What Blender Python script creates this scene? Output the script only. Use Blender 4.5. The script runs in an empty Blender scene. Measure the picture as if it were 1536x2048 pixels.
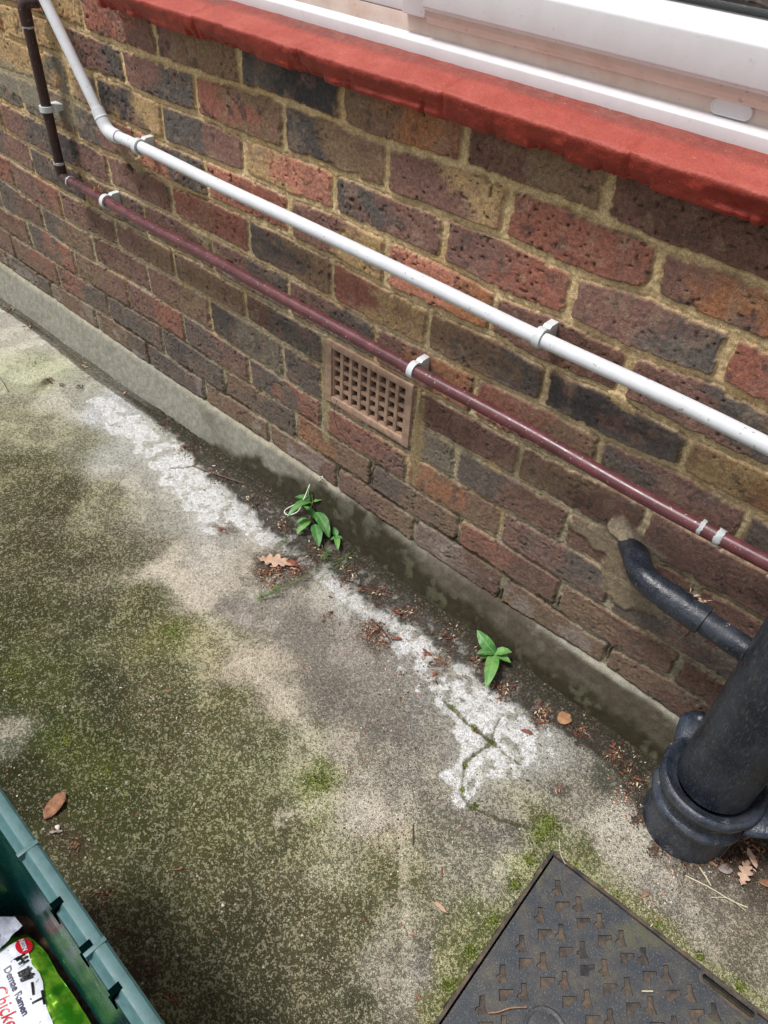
import bpy, math, random
import numpy as np
from mathutils import Vector, Matrix
R = math.radians
random.seed(7); rng = np.random.default_rng(7)
S = bpy.context.scene
COL = S.collection

# ------------------------------------------------------------------ camera, world, sun, exposure
CP = (1.4598498, -0.8963269, 0.3001924)
CF = Vector((-0.46043575, 0.56003445, -0.68873822))
CR = Vector((0.73932957, 0.67136012, 0.05164667))
CU = Vector((-0.49131529, 0.48542456, 0.72316823))
FPX = 1541.13
cd = bpy.data.cameras.new('camera'); cam = bpy.data.objects.new('camera', cd); COL.objects.link(cam)
m = Matrix((CR, CU, -CF)).transposed().to_4x4(); m.translation = Vector(CP); cam.matrix_world = m
cd.sensor_fit = 'HORIZONTAL'; cd.sensor_width = 36.0; cd.lens = 36.0 * FPX / 1536.0
cd.clip_start = 0.02; cd.clip_end = 500
S.camera = cam
S.render.resolution_x = 768; S.render.resolution_y = 1024

SUN_EL, SUN_AZ = 67.0, 220.0      # azimuth measured from +Y towards +X
w = bpy.data.worlds.new('World'); S.world = w; w.use_nodes = True
nt = w.node_tree; nt.nodes.clear()
sky = nt.nodes.new('ShaderNodeTexSky'); sky.sky_type = 'NISHITA'; sky.sun_disc = False
sky.sun_elevation = R(SUN_EL); sky.sun_rotation = R(SUN_AZ); sky.air_density = 1.0; sky.dust_density = 1.5; sky.ozone_density = 1.0
hs = nt.nodes.new('ShaderNodeHueSaturation'); hs.inputs['Saturation'].default_value = 0.30
bgn = nt.nodes.new('ShaderNodeBackground'); bgn.inputs['Strength'].default_value = 0.056
wo = nt.nodes.new('ShaderNodeOutputWorld')
nt.links.new(sky.outputs[0], hs.inputs['Color']); nt.links.new(hs.outputs[0], bgn.inputs[0]); nt.links.new(bgn.outputs[0], wo.inputs[0])
sl = bpy.data.lights.new('sun', 'SUN'); sl.energy = 1.5; sl.angle = R(14); sl.color = (1.0, 0.985, 0.97)
so = bpy.data.objects.new('sun', sl); COL.objects.link(so)
dv = Vector((math.sin(R(SUN_AZ)) * math.cos(R(SUN_EL)), math.cos(R(SUN_AZ)) * math.cos(R(SUN_EL)), math.sin(R(SUN_EL))))
so.rotation_euler = dv.to_track_quat('Z', 'Y').to_euler()
S.view_settings.view_transform = 'Standard'; S.view_settings.look = 'None'
S.view_settings.exposure = 1.28; S.view_settings.gamma = 1.0
S.render.engine = 'CYCLES'

# ------------------------------------------------------------------ helpers
GZ = -0.93                                      # level of the paving
def ray(px, py):
    return CF * FPX + CR * (px - 768.0) - CU * (py - 1024.0)
def G(px, py, z=GZ):                            # the point of the level z seen at this place of the photo
    d = ray(px, py); t = (z - CP[2]) / d.z; return Vector((CP[0] + d.x * t, CP[1] + d.y * t, z))
def W(px, py, y=0.0):                           # the point of the wall plane seen at this place of the photo
    d = ray(px, py); t = (y - CP[1]) / d.y; return Vector((CP[0] + d.x * t, y, CP[2] + d.z * t))
def mpp(p):                                     # metres per photo pixel there
    return (Vector(p) - Vector(CP)).dot(CF) / FPX
def lin(c):
    return tuple(((v / 255.0) / 12.92 if v / 255.0 <= 0.04045 else (((v / 255.0) + 0.055) / 1.055) ** 2.4) for v in c)
_T = {}
def vn(x, y, seed=0):                           # value noise 0..1
    if seed not in _T: _T[seed] = np.random.default_rng(1000 + seed).random((256, 256)).astype(np.float32)
    T = _T[seed]; xi = np.floor(x).astype(np.int64); yi = np.floor(y).astype(np.int64)
    fx = (x - xi).astype(np.float32); fy = (y - yi).astype(np.float32)
    fx = fx * fx * (3 - 2 * fx); fy = fy * fy * (3 - 2 * fy)
    a = T[xi & 255, yi & 255]; b = T[(xi + 1) & 255, yi & 255]; c = T[xi & 255, (yi + 1) & 255]; d = T[(xi + 1) & 255, (yi + 1) & 255]
    return (a * (1 - fx) + b * fx) * (1 - fy) + (c * (1 - fx) + d * fx) * fy
def fbm(x, y, s, o=4, seed=0):                  # s = feature size in metres
    r = 0; a = 1.0; t = 0
    for i in range(o):
        r = r + a * vn(x / s + 17.3 * i, y / s + 9.1 * i, seed + i); t += a; a *= 0.5; s *= 0.5
    return r / t
def sst(a, b, x):
    t = np.clip((x - a) / (b - a), 0, 1); return t * t * (3 - 2 * t)

def tag(o, label=None, cat=None, group=None, kind=None):
    if label: o['label'] = label
    if cat: o['category'] = cat
    if group: o['group'] = group
    if kind: o['kind'] = kind
    return o
def empty(name, loc, label, cat, group=None):
    o = bpy.data.objects.new(name, None); COL.objects.link(o); o.location = loc; o.empty_display_size = 0.05
    return tag(o, label, cat, group)
def obj(name, verts, faces, mat, parent=None, smooth=True, mats=None, midx=None):
    me = bpy.data.meshes.new(name); me.from_pydata([tuple(v) for v in verts], [], faces); me.update()
    o = bpy.data.objects.new(name, me); COL.objects.link(o)
    if mats:
        for q in mats: me.materials.append(q)
    else: me.materials.append(mat)
    if midx is not None: me.polygons.foreach_set('material_index', midx)
    if smooth: me.polygons.foreach_set('use_smooth', [True] * len(me.polygons))
    if parent:
        o.parent = parent
        off = Vector((0, 0, 0)); q = parent
        while q: off += q.location; q = q.parent
        for v in me.vertices: v.co -= off
    return o
def smooth_angle(o, deg=40):
    me = o.data
    ml = bpy.data.meshes
    import bmesh
    bm = bmesh.new(); bm.from_mesh(me)
    for e in bm.edges:
        if len(e.link_faces) == 2 and e.calc_face_angle(0) > R(deg): e.smooth = False
    bm.to_mesh(me); bm.free(); return o
def grid_obj(name, P, mat, keep=None, col=None, parent=None, flip=False):   # P (ni, nj, 3)
    ni, nj = P.shape[:2]
    idx = np.arange(ni * nj).reshape(ni, nj)
    f = np.stack([idx[:-1, :-1], idx[1:, :-1], idx[1:, 1:], idx[:-1, 1:]], -1)
    if flip: f = f[..., ::-1]
    f = f.reshape(-1, 4)
    if keep is not None: f = f[keep.reshape(-1)]
    me = bpy.data.meshes.new(name)
    me.vertices.add(ni * nj); me.vertices.foreach_set('co', P.reshape(-1).astype(np.float32))
    n = len(f); me.loops.add(n * 4); me.loops.foreach_set('vertex_index', f.reshape(-1).astype(np.int32))
    me.polygons.add(n); me.polygons.foreach_set('loop_start', np.arange(0, n * 4, 4, dtype=np.int32))
    me.polygons.foreach_set('loop_total', np.full(n, 4, dtype=np.int32))
    me.polygons.foreach_set('use_smooth', np.ones(n, dtype=bool))
    me.update(calc_edges=True)
    if col is not None:
        a = me.attributes.new('col', 'FLOAT_COLOR', 'POINT'); a.data.foreach_set('color', col.reshape(-1).astype(np.float32))
    me.materials.append(mat)
    o = bpy.data.objects.new(name, me); COL.objects.link(o)
    if parent: o.parent = parent
    return o
class MB:
    def __init__(s): s.v = []; s.f = []
    def add(s, v, f):
        b = len(s.v); s.v += [Vector(q) for q in v]; s.f += [tuple(i + b for i in q) for q in f]; return s
    def box(s, a, b, bev=0.0):
        x0, y0, z0 = a; x1, y1, z1 = b
        if bev <= 0:
            v = [(x0,y0,z0),(x1,y0,z0),(x1,y1,z0),(x0,y1,z0),(x0,y0,z1),(x1,y0,z1),(x1,y1,z1),(x0,y1,z1)]
            return s.add(v, [(0,3,2,1),(4,5,6,7),(0,1,5,4),(1,2,6,5),(2,3,7,6),(3,0,4,7)])
        import bmesh
        bm = bmesh.new(); bmesh.ops.create_cube(bm, size=1)
        for q in bm.verts: q.co = Vector(((x0+x1)/2 + q.co.x*(x1-x0), (y0+y1)/2 + q.co.y*(y1-y0), (z0+z1)/2 + q.co.z*(z1-z0)))
        bmesh.ops.bevel(bm, geom=bm.edges[:], offset=bev, segments=2, affect='EDGES', profile=0.6)
        bm.verts.index_update(); s.add([q.co.copy() for q in bm.verts], [[q.index for q in f.verts] for f in bm.faces]); bm.free(); return s
    def tube(s, pts, rad, n=12, caps=True, wob=0.0):
        pts = [Vector(p) for p in pts]; k = len(pts)
        rr = rad if isinstance(rad, (list, tuple)) else [rad] * k
        tan = [((pts[min(i+1,k-1)] - pts[max(i-1,0)]).normalized()) for i in range(k)]
        up = Vector((0,0,1)) if abs(tan[0].z) < 0.9 else Vector((1,0,0))
        nx = tan[0].cross(up).normalized(); v = []; 
        for i in range(k):
            nx = (nx - tan[i] * nx.dot(tan[i])).normalized(); ny = tan[i].cross(nx)
            for j in range(n):
                a = 2*math.pi*j/n; q = rr[i] * (1 + wob*random.uniform(-1,1))
                v.append(pts[i] + (nx*math.cos(a) + ny*math.sin(a)) * q)
        f = [(i*n+j, i*n+(j+1)%n, (i+1)*n+(j+1)%n, (i+1)*n+j) for i in range(k-1) for j in range(n)]
        if caps: f += [tuple(range(n))[::-1], tuple((k-1)*n+j for j in range(n))]
        return s.add(v, f)
    def lathe(s, cx, cy, prof, n=48, a0=0, a1=360):   # prof [(r,z)]
        full = abs(a1-a0) >= 360; m_ = n if full else n+1; v = []
        for r, z in prof:
            for j in range(m_):
                a = R(a0 + (a1-a0)*j/n); v.append((cx + r*math.cos(a), cy + r*math.sin(a), z))
        f = []
        for i in range(len(prof)-1):
            for j in range(n):
                j2 = (j+1) % m_ if full else j+1
                f.append((i*m_+j, i*m_+j2, (i+1)*m_+j2, (i+1)*m_+j))
        return s.add(v, f)
    def prism(s, poly, z0, z1):   # poly [(x,y)] ccw
        n = len(poly); v = [(x,y,z0) for x,y in poly] + [(x,y,z1) for x,y in poly]
        f = [tuple(range(n))[::-1], tuple(range(n, 2*n))] + [(i,(i+1)%n,n+(i+1)%n,n+i) for i in range(n)]
        return s.add(v, f)
    def build(s, name, mat, parent=None, smooth=True, ang=40):
        o = obj(name, s.v, s.f, mat, parent, smooth)
        if smooth and ang: smooth_angle(o, ang)
        return o
def arc(p0, p1, p2, r, n=8):      # path corner p1 rounded with radius-like offset r
    p0, p1, p2 = Vector(p0), Vector(p1), Vector(p2); a = p1 + (p0-p1).normalized()*r; b = p1 + (p2-p1).normalized()*r
    return [a.lerp(p1, t).lerp(p1.lerp(b, t), t) for t in [i/n for i in range(n+1)]]

# ------------------------------------------------------------------ materials
class M:
    def __init__(s, name, rough=0.6, base=(0.5,0.5,0.5), metal=0.0, spec=0.5):
        s.m = bpy.data.materials.new(name); s.m.use_nodes = True; s.t = s.m.node_tree; s.n = s.t.nodes; s.l = s.t.links
        s.b = s.n['Principled BSDF']; s.b.inputs['Roughness'].default_value = rough; s.b.inputs['Metallic'].default_value = metal
        s.b.inputs['Specular IOR Level'].default_value = spec; s.b.inputs['Base Color'].default_value = (*base, 1)
        s.tc = s.n.new('ShaderNodeTexCoord'); s.co = s.tc.outputs['Object']
    def noise(s, scale, det=4, rough=0.6, dist=0.0, co=None, ramp=None):
        q = s.n.new('ShaderNodeTexNoise'); q.inputs['Scale'].default_value = scale; q.inputs['Detail'].default_value = det
        q.inputs['Roughness'].default_value = rough; q.inputs['Distortion'].default_value = dist; s.l.new(co or s.co, q.inputs['Vector'])
        o = q.outputs['Fac']
        return s.rng(o, *ramp) if ramp else o
    def rng(s, sock, a, b, c=0.0, d=1.0):
        q = s.n.new('ShaderNodeMapRange'); q.interpolation_type = 'SMOOTHSTEP'
        for i, v in enumerate((a, b, c, d)): q.inputs[i+1].default_value = v
        s.l.new(sock, q.inputs[0]); return q.outputs[0]
    def math(s, op, a, b=None):
        q = s.n.new('ShaderNodeMath'); q.operation = op
        for i, v in enumerate((a, b)):
            if v is None: continue
            if isinstance(v, (int, float)): q.inputs[i].default_value = v
            else: s.l.new(v, q.inputs[i])
        return q.outputs[0]
    def vor(s, scale, feat='F1', out='Distance'):
        q = s.n.new('ShaderNodeTexVoronoi'); q.inputs['Scale'].default_value = scale; q.feature = feat; s.l.new(s.co, q.inputs['Vector']); return q.outputs[out]
    def mix(s, a, b, f, mode='MIX'):
        q = s.n.new('ShaderNodeMix'); q.data_type = 'RGBA'; q.blend_type = mode
        for i, v in ((6, a), (7, b)):
            if isinstance(v, tuple): q.inputs[i].default_value = (*v[:3], 1)
            else: s.l.new(v, q.inputs[i])
        if isinstance(f, (int, float)): q.inputs[0].default_value = f
        else: s.l.new(f, q.inputs[0])
        return q.outputs[2]
    def attr(s, name='col'):
        q = s.n.new('ShaderNodeAttribute'); q.attribute_name = name; return q
    def color(s, sock): s.l.new(sock, s.b.inputs['Base Color']); return s
    def rough(s, sock): s.l.new(sock, s.b.inputs['Roughness']); return s
    def bump(s, sock, dist=0.001, st=1.0):
        q = s.n.new('ShaderNodeBump'); q.inputs['Strength'].default_value = st; q.inputs['Distance'].default_value = dist
        s.l.new(sock, q.inputs['Height']); s.l.new(q.outputs[0], s.b.inputs['Normal']); return s
    def gray(s, f, lo=0.0, hi=1.0):
        q = s.n.new('ShaderNodeCombineColor'); v = s.rng(f, 0, 1, lo, hi)
        for i in range(3): s.l.new(v, q.inputs[i])
        return q.outputs[0]

# brick wall: the colours of each brick and of the mortar lie in the mesh, grain is added here
mw = M('brickwork', 0.88, spec=0.25); a = mw.attr()
g = mw.mix(a.outputs['Color'], mw.gray(mw.noise(700, 3, 0.7, ramp=(0.25, 0.75)), 0.66, 1.36), 1.0, 'MULTIPLY')
g = mw.mix(g, mw.gray(mw.noise(160, 4, 0.65, ramp=(0.3, 0.7)), 0.80, 1.18), 1.0, 'MULTIPLY')
g = mw.mix(g, lin((208, 200, 190)), mw.math('MULTIPLY', mw.noise(420, 2, 0.5, ramp=(0.73, 0.76)), 0.5))
g = mw.mix(g, lin((38, 34, 32)), mw.math('MULTIPLY', mw.noise(300, 3, 0.7, ramp=(0.67, 0.70)), 0.6))
mw.color(g).bump(mw.math('ADD', mw.noise(900, 3, 0.7), mw.math('MULTIPLY', mw.noise(240, 4, 0.6), 1.5)), 0.0011, 0.9)
# paving: weathered concrete
mg = M('weathered_concrete', 0.92, spec=0.2); a = mg.attr(); al = a.outputs['Alpha']
n1 = mg.noise(520, 2, 0.8, ramp=(0.42, 0.58)); n2 = mg.noise(230, 3, 0.8, ramp=(0.42, 0.58))
nn = mg.math('ADD', mg.math('MULTIPLY', n1, 0.45), mg.math('MULTIPLY', n2, 0.55))
# worn surface: pale cement grains showing through the dark film, more of them where the surface is paler
bwn = mg.n.new('ShaderNodeRGBToBW'); mg.l.new(a.outputs['Color'], bwn.inputs[0])
thr = mg.n.new('ShaderNodeMapRange'); 
for i_, v_ in enumerate((0.03, 0.50, 0.64, 0.27)): thr.inputs[i_+1].default_value = v_
mg.l.new(bwn.outputs[0], thr.inputs[0])
sc_ = mg.n.new('ShaderNodeSeparateColor'); mg.l.new(mg.vor(430, 'F1', 'Color'), sc_.inputs[0])
sd_ = mg.n.new('ShaderNodeSeparateColor'); mg.l.new(mg.vor(230, 'F1', 'Color'), sd_.inputs[0])
big_ = mg.noise(150, 5, 0.8, ramp=(0.36, 0.64))
vsum = mg.math('ADD', mg.math('ADD', mg.math('MULTIPLY', sc_.outputs[0], 0.42), mg.math('MULTIPLY', sd_.outputs[0], 0.26)), mg.math('MULTIPLY', big_, 0.32))
mk = mg.rng(mg.math('SUBTRACT', vsum, thr.outputs[0]), -0.05, 0.05)
dark = mg.mix(a.outputs['Color'], (0.62, 0.62, 0.54), 1.0, 'MULTIPLY'); light = mg.mix(mg.mix(a.outputs['Color'], (1.50, 1.48, 1.42), 1.0, 'MULTIPLY'), lin((218, 208, 182)), 0.28)
spk = mg.mix(dark, light, mk)
soft = mg.mix(mg.mix(a.outputs['Color'], (1.12, 1.12, 1.12), 1.0, 'MULTIPLY'), mg.gray(mg.math('MULTIPLY', mg.math('ADD', nn, sc_.outputs[1]), 0.5), 0.66, 1.28), 1.0, 'MULTIPLY')
g = mg.mix(soft, spk, al)
vc = mg.vor(150, 'F1', 'Color'); vd = mg.vor(150)
sepn = mg.n.new('ShaderNodeSeparateColor'); mg.l.new(vc, sepn.inputs[0])
peb = mg.math('MULTIPLY', mg.rng(sepn.outputs[0], 0.90, 0.92), mg.rng(vd, 0.30, 0.22))
crmp = mg.n.new('ShaderNodeValToRGB'); mg.l.new(sepn.outputs[1], crmp.inputs[0]); crmp.color_ramp.interpolation = 'CONSTANT'
for i, (p, c) in enumerate(((0.0, (225, 222, 212)), (0.3, (176, 150, 104)), (0.5, (70, 72, 76)), (0.68, (172, 108, 72)), (0.82, (205, 190, 160)))):
    e = crmp.color_ramp.elements[i] if i < 2 else crmp.color_ramp.elements.new(p)
    e.position = p; e.color = (*lin(c), 1)
g = mg.mix(g, crmp.outputs[0], mg.math('MULTIPLY', peb, 0.8))
g = mg.mix(g, lin((24, 22, 18)), mg.math('MULTIPLY', mg.noise(230, 2, 0.6, ramp=(0.70, 0.74)), 0.6))
mg.color(g).bump(mg.math('ADD', mg.math('ADD', n1, mk), mg.noise(60, 3, 0.6)), 0.0018, 1.0)

def simple(name, rgb, rough=0.6, var=0.12, sc=60, bump=0.0006, metal=0.0, spec=0.5, dirt=None, dirt_amt=0.0, dsc=25, spots=None):
    q = M(name, rough, lin(rgb), metal, spec)
    g = q.mix(lin(rgb), q.gray(q.noise(sc, 5, 0.65, ramp=(0.25, 0.75)), 1-var, 1+var), 1.0, 'MULTIPLY')
    if dirt: g = q.mix(g, lin(dirt), q.math('MULTIPLY', q.noise(dsc, 6, 0.7, ramp=(0.45, 0.72)), dirt_amt))
    if spots: g = q.mix(g, lin(spots[0]), q.math('MULTIPLY', q.noise(spots[1], 2, 0.5, ramp=(0.68, 0.73)), spots[2]))
    q.color(g)
    q.rough(q.rng(q.noise(sc*2, 4, 0.6), 0.2, 0.8, max(rough-0.1, 0.02), min(rough+0.12, 1)))
    if bump: q.bump(q.noise(sc*6, 4, 0.65), bump, 0.7)
    return q.m
# red masonry paint
q = M('red_masonry_paint', 0.46, spec=0.45)
fa = q.attr('lit_fade').outputs['Fac']; fb = q.attr('grime').outputs['Fac']
g = q.mix(lin((136, 40, 27)), lin((158, 54, 37)), q.noise(14, 6, 0.7, ramp=(0.3, 0.7)))
g = q.mix(g, q.mix(lin((168, 74, 61)), lin((186, 94, 80)), q.noise(22, 5, 0.7, ramp=(0.3, 0.7))), fa)      # chalky top with sky sheen and light from above put into its colour
g = q.mix(g, q.mix(lin((112, 62, 54)), lin((136, 82, 70)), q.noise(60, 5, 0.7, ramp=(0.35, 0.65))), fb)
g = q.mix(g, q.gray(q.noise(300, 3, 0.7, ramp=(0.25, 0.75)), 0.86, 1.12), 1.0, 'MULTIPLY')
g = q.mix(g, lin((215, 190, 180)), q.math('MULTIPLY', q.noise(330, 2, 0.5, ramp=(0.73, 0.76)), 0.8))
g = q.mix(g, lin((70, 30, 26)), q.math('MULTIPLY', q.noise(90, 5, 0.75, ramp=(0.62, 0.78)), 0.5))
q.color(g).bump(q.math('ADD', q.noise(420, 4, 0.7), q.math('MULTIPLY', q.noise(60, 4, 0.6), 2.0)), 0.0016, 0.8)
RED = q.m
UPVC = simple('white_upvc', (216, 212, 213), 0.34, 0.03, 30, 0.0001, spots=((150, 140, 130), 160, 0.25))
UPVCD = simple('dusty_upvc', (212, 192, 180), .45, .05, 30, .0001, dirt=(196, 160, 138), dirt_amt=.5, dsc=16, spots=((120, 100, 86), 170, .4))
WPIPE = simple('white_pipe_plastic', (214, 215, 219), 0.55, 0.03, 40, 0.0001, spots=((120, 105, 95), 150, 0.6), dirt=(190, 186, 178), dirt_amt=0.3)
CLIPM = simple('translucent_clip_plastic', (204, 208, 208), 0.4, 0.05, 60, 0.0002)
BPIPE = simple('painted_copper_pipe', (98, 54, 57), 0.36, 0.18, 30, 0.0002, spots=((200, 190, 186), 260, 0.7), dirt=(52, 34, 34), dirt_amt=0.6, dsc=12)
BPIPED = simple('dark_brown_pipe_paint', (62, 40, 38), 0.4, 0.18, 30, 0.0002, spots=((180, 172, 168), 260, 0.5), dirt=(42, 32, 30), dirt_amt=0.6, dsc=12)
SOLD = simple('grey_jointing_paste', (176, 180, 180), 0.6, 0.1, 120, 0.0008)
def tarred(name, c1, c2, dust, da, chips):
    q = M(name, .34, spec=.5)
    mp_ = q.n.new('ShaderNodeMapping'); mp_.inputs['Rotation'].default_value = (.35, .5, 0); mp_.inputs['Scale'].default_value = (1, 1, .09); q.l.new(q.co, mp_.inputs[0])
    st = q.noise(260, 4, .75, .4, mp_.outputs[0], ramp=(.52, .70)); sc2 = q.noise(900, 2, .6, .0, mp_.outputs[0], ramp=(.60, .66)); cl = q.noise(16, 5, .7, ramp=(.35, .72))
    g = q.mix(lin(c1), lin(c2), q.noise(30, 5, .7, ramp=(.3, .7)))
    g = q.mix(g, lin(dust), q.math('MULTIPLY', q.math('MULTIPLY', q.math('ADD', q.math('MULTIPLY', st, .55), .25), cl), da))
    g = q.mix(g, lin((176, 176, 172)), q.math('MULTIPLY', sc2, .16))
    g = q.mix(g, lin((150, 138, 126)), q.math('MULTIPLY', q.noise(48, 6, .8, ramp=(.60, .68)), chips))
    q.color(g).rough(q.rng(cl, 0, 1, .20, .50)).bump(q.math('ADD', q.noise(160, 5, .7), q.math('MULTIPLY', cl, .6)), .0014, .7); return q.m
SOIL = tarred('black_tarred_iron', (16, 21, 30), (31, 39, 52), (92, 93, 95), .6, .15)
SOILC = tarred('chipped_tarred_iron', (25, 32, 44), (48, 57, 70), (112, 108, 104), .7, .75)
TERRA = simple('dusty_terracotta', (172, 142, 122), 0.9, 0.2, 80, 0.001, spec=0.2, dirt=(140, 120, 102), dirt_amt=0.6)
DARKV = simple('dark_void', (30, 25, 22), 0.95, 0.3, 50, 0.002, spec=0.1)
GASK = simple('black_gasket', (22, 24, 24), 0.5, 0.2, 80, 0.0004)

JJ= {1: [(-0.5, -0.1097), (0.5, 0.1236), (1.5, 0.3525), (2.5, 0.5841), (3.5, 0.8179), (4.5, 1.0369)], 2: [(0, 0.004), (1, 0.2265), (2, 0.4541), (3, 0.6794), (4, 0.899), (5, 1.1258)], 3: [(-0.5, -0.2153), (0.5, 0.1086), (1.5, 0.3441), (2.5, 0.5694), (3.5, 0.7979), (4.5, 1.0222), (5.5, 1.2428)], 4: [(1, 0.2297), (2, 0.4558), (3, 0.6884), (4, 0.9046), (5, 1.1259)], 5: [(-0.5, -0.1208), (0.5, 0.1065), (1.5, 0.3419), (2.5, 0.5671), (3.5, 0.7867), (4.5, 1.0128), (5.5, 1.2431)], 6: [(-2, -0.4728), (-1, -0.2433), (1, 0.2214), (2, 0.4491), (3, 0.6742), (4, 0.8944), (5, 1.1248)], 7: [(-2.5, -0.5981), (-1.5, -0.3777), (-0.5, -0.1404), (0.5, 0.0802), (1.5, 0.3147), (2.5, 0.5426), (3.5, 0.7799), (4.5, 0.9998)], 8: [(-2, -0.4974), (-1, -0.2629), (0, -0.0324), (1, 0.1925), (2, 0.426), (2.5, 0.5394), (3.5, 0.7786), (4, 0.8788), (5, 1.1093)], 9: [(-2.5, -0.5995), (-1.5, -0.373), (-0.5, -0.1372), (0.5, 0.0828), (1.5, 0.312), (2.5, 0.5389), (3.5, 0.7701), (4.5, 0.9919)], 10: [(-3, -0.7267), (-2, -0.4925), (-1, -0.2492), (0, -0.0168), (1, 0.219), (2, 0.4557), (3, 0.6813), (4, 0.9059), (5, 1.1343), (6, 1.3598)], 11: [(-3.5, -0.7913), (-2.5, -0.5548), (-1.5, -0.3272), (-0.5, -0.0959), (0.5, 0.1367), (1.5, 0.3654), (2.5, 0.5869), (3.5, 0.8054), (4.5, 1.0214), (5.5, 1.2497)]}
BB= {1: [(-0.1845, -0.0842), (0.0069, -0.0866), (0.244, -0.0862), (0.3902, -0.0801), (0.577, -0.0836), (0.6839, -0.0871), (0.8115, -0.0803), (0.9024, -0.0829), (1.0303, -0.0825), (1.1201, -0.0904), (1.2558, -0.0896)], 2: [(-0.4685, -0.1502), (-0.3622, -0.1518), (-0.2344, -0.148), (-0.1373, -0.1586), (-0.003, -0.1546), (0.1322, -0.1592), (0.2216, -0.1554), (0.3827, -0.1593), (0.4519, -0.1574), (0.6851, -0.157), (0.9008, -0.1548), (1.0249, -0.162), (1.1316, -0.1529), (1.2831, -0.1565)], 3: [(-0.5138, -0.2293), (-0.3006, -0.2211), (-0.226, -0.2263), (-0.1451, -0.2321), (-0.0861, -0.2298), (0.0948, -0.2303), (0.333, -0.2266), (0.4542, -0.2286), (0.5639, -0.2245), (0.7969, -0.2277), (0.9335, -0.2355), (1.0229, -0.2286), (1.1188, -0.2345), (1.2448, -0.224), (1.3136, -0.2313)], 4: [(-0.5596, -0.3094), (-0.4698, -0.3096), (-0.1192, -0.3102), (0.0088, -0.3039), (0.1201, -0.309), (0.3526, -0.3004), (0.568, -0.305), (0.6625, -0.309), (0.7799, -0.3127), (0.9058, -0.3059), (0.9968, -0.3112), (1.1241, -0.3043), (1.2252, -0.311), (1.3448, -0.308)], 5: [(-0.5977, -0.3762), (-0.4632, -0.3851), (-0.3658, -0.3867), (0.0983, -0.3765), (0.4558, -0.3805), (0.561, -0.3824), (0.6752, -0.3882), (0.7882, -0.3838), (0.9002, -0.3845), (1.0157, -0.3779), (1.1216, -0.3806), (1.2428, -0.3707), (1.3265, -0.3745)], 6: [(-0.6403, -0.4506), (-0.3855, -0.4599), (-0.1442, -0.4639), (-0.0007, -0.4569), (0.1444, -0.4547), (0.324, -0.4592), (0.536, -0.4614), (0.7977, -0.4652), (0.9928, -0.4637), (1.1749, -0.4507)], 7: [(-0.6852, -0.5291), (-0.5111, -0.5386), (-0.3704, -0.5391), (-0.15, -0.5303), (-0.0258, -0.5301), (0.1304, -0.5265), (0.3164, -0.5287), (0.4307, -0.5334), (0.5327, -0.5358), (0.7857, -0.5444), (0.8754, -0.541), (1.0019, -0.5363), (1.1085, -0.5379), (1.1638, -0.5364)], 8: [(-0.7366, -0.6189), (-0.5053, -0.6081), (-0.3635, -0.6163), (-0.1287, -0.6058), (0.0897, -0.6038), (0.3152, -0.6147), (0.5377, -0.6188), (0.7823, -0.6166), (0.8858, -0.6114), (0.9872, -0.6153), (1.0944, -0.6103), (1.1444, -0.6095)], 9: [(-0.7746, -0.6855), (-0.6947, -0.6911), (-0.4818, -0.6916), (-0.2438, -0.6905), (-0.0064, -0.6836), (0.2191, -0.6894), (0.4519, -0.6878), (0.5372, -0.6875), (0.7745, -0.6917), (0.905, -0.6926), (1.0014, -0.6892), (1.1388, -0.6879), (1.2139, -0.687), (1.3582, -0.6883), (1.4336, -0.6867)], 10: [(-0.8205, -0.7656), (-0.7579, -0.7668), (-0.5455, -0.7711), (-0.3202, -0.7642), (-0.0875, -0.761), (0.1377, -0.7646), (0.368, -0.7642), (0.4568, -0.7609), (0.5866, -0.7599), (0.7365, -0.7606), (0.8052, -0.7641), (0.9075, -0.758), (1.0212, -0.7618), (1.1342, -0.7623), (1.2599, -0.762), (1.3623, -0.7523), (1.4297, -0.7529)], 11: [(-0.7899, -0.8254), (-0.572, -0.8292), (-0.2411, -0.8326), (-0.0963, -0.8347), (0.1303, -0.8295), (0.377, -0.8252), (0.541, -0.825), (0.8114, -0.8357), (1.0338, -0.8383), (1.262, -0.8204), (1.3648, -0.8261)]}
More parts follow.
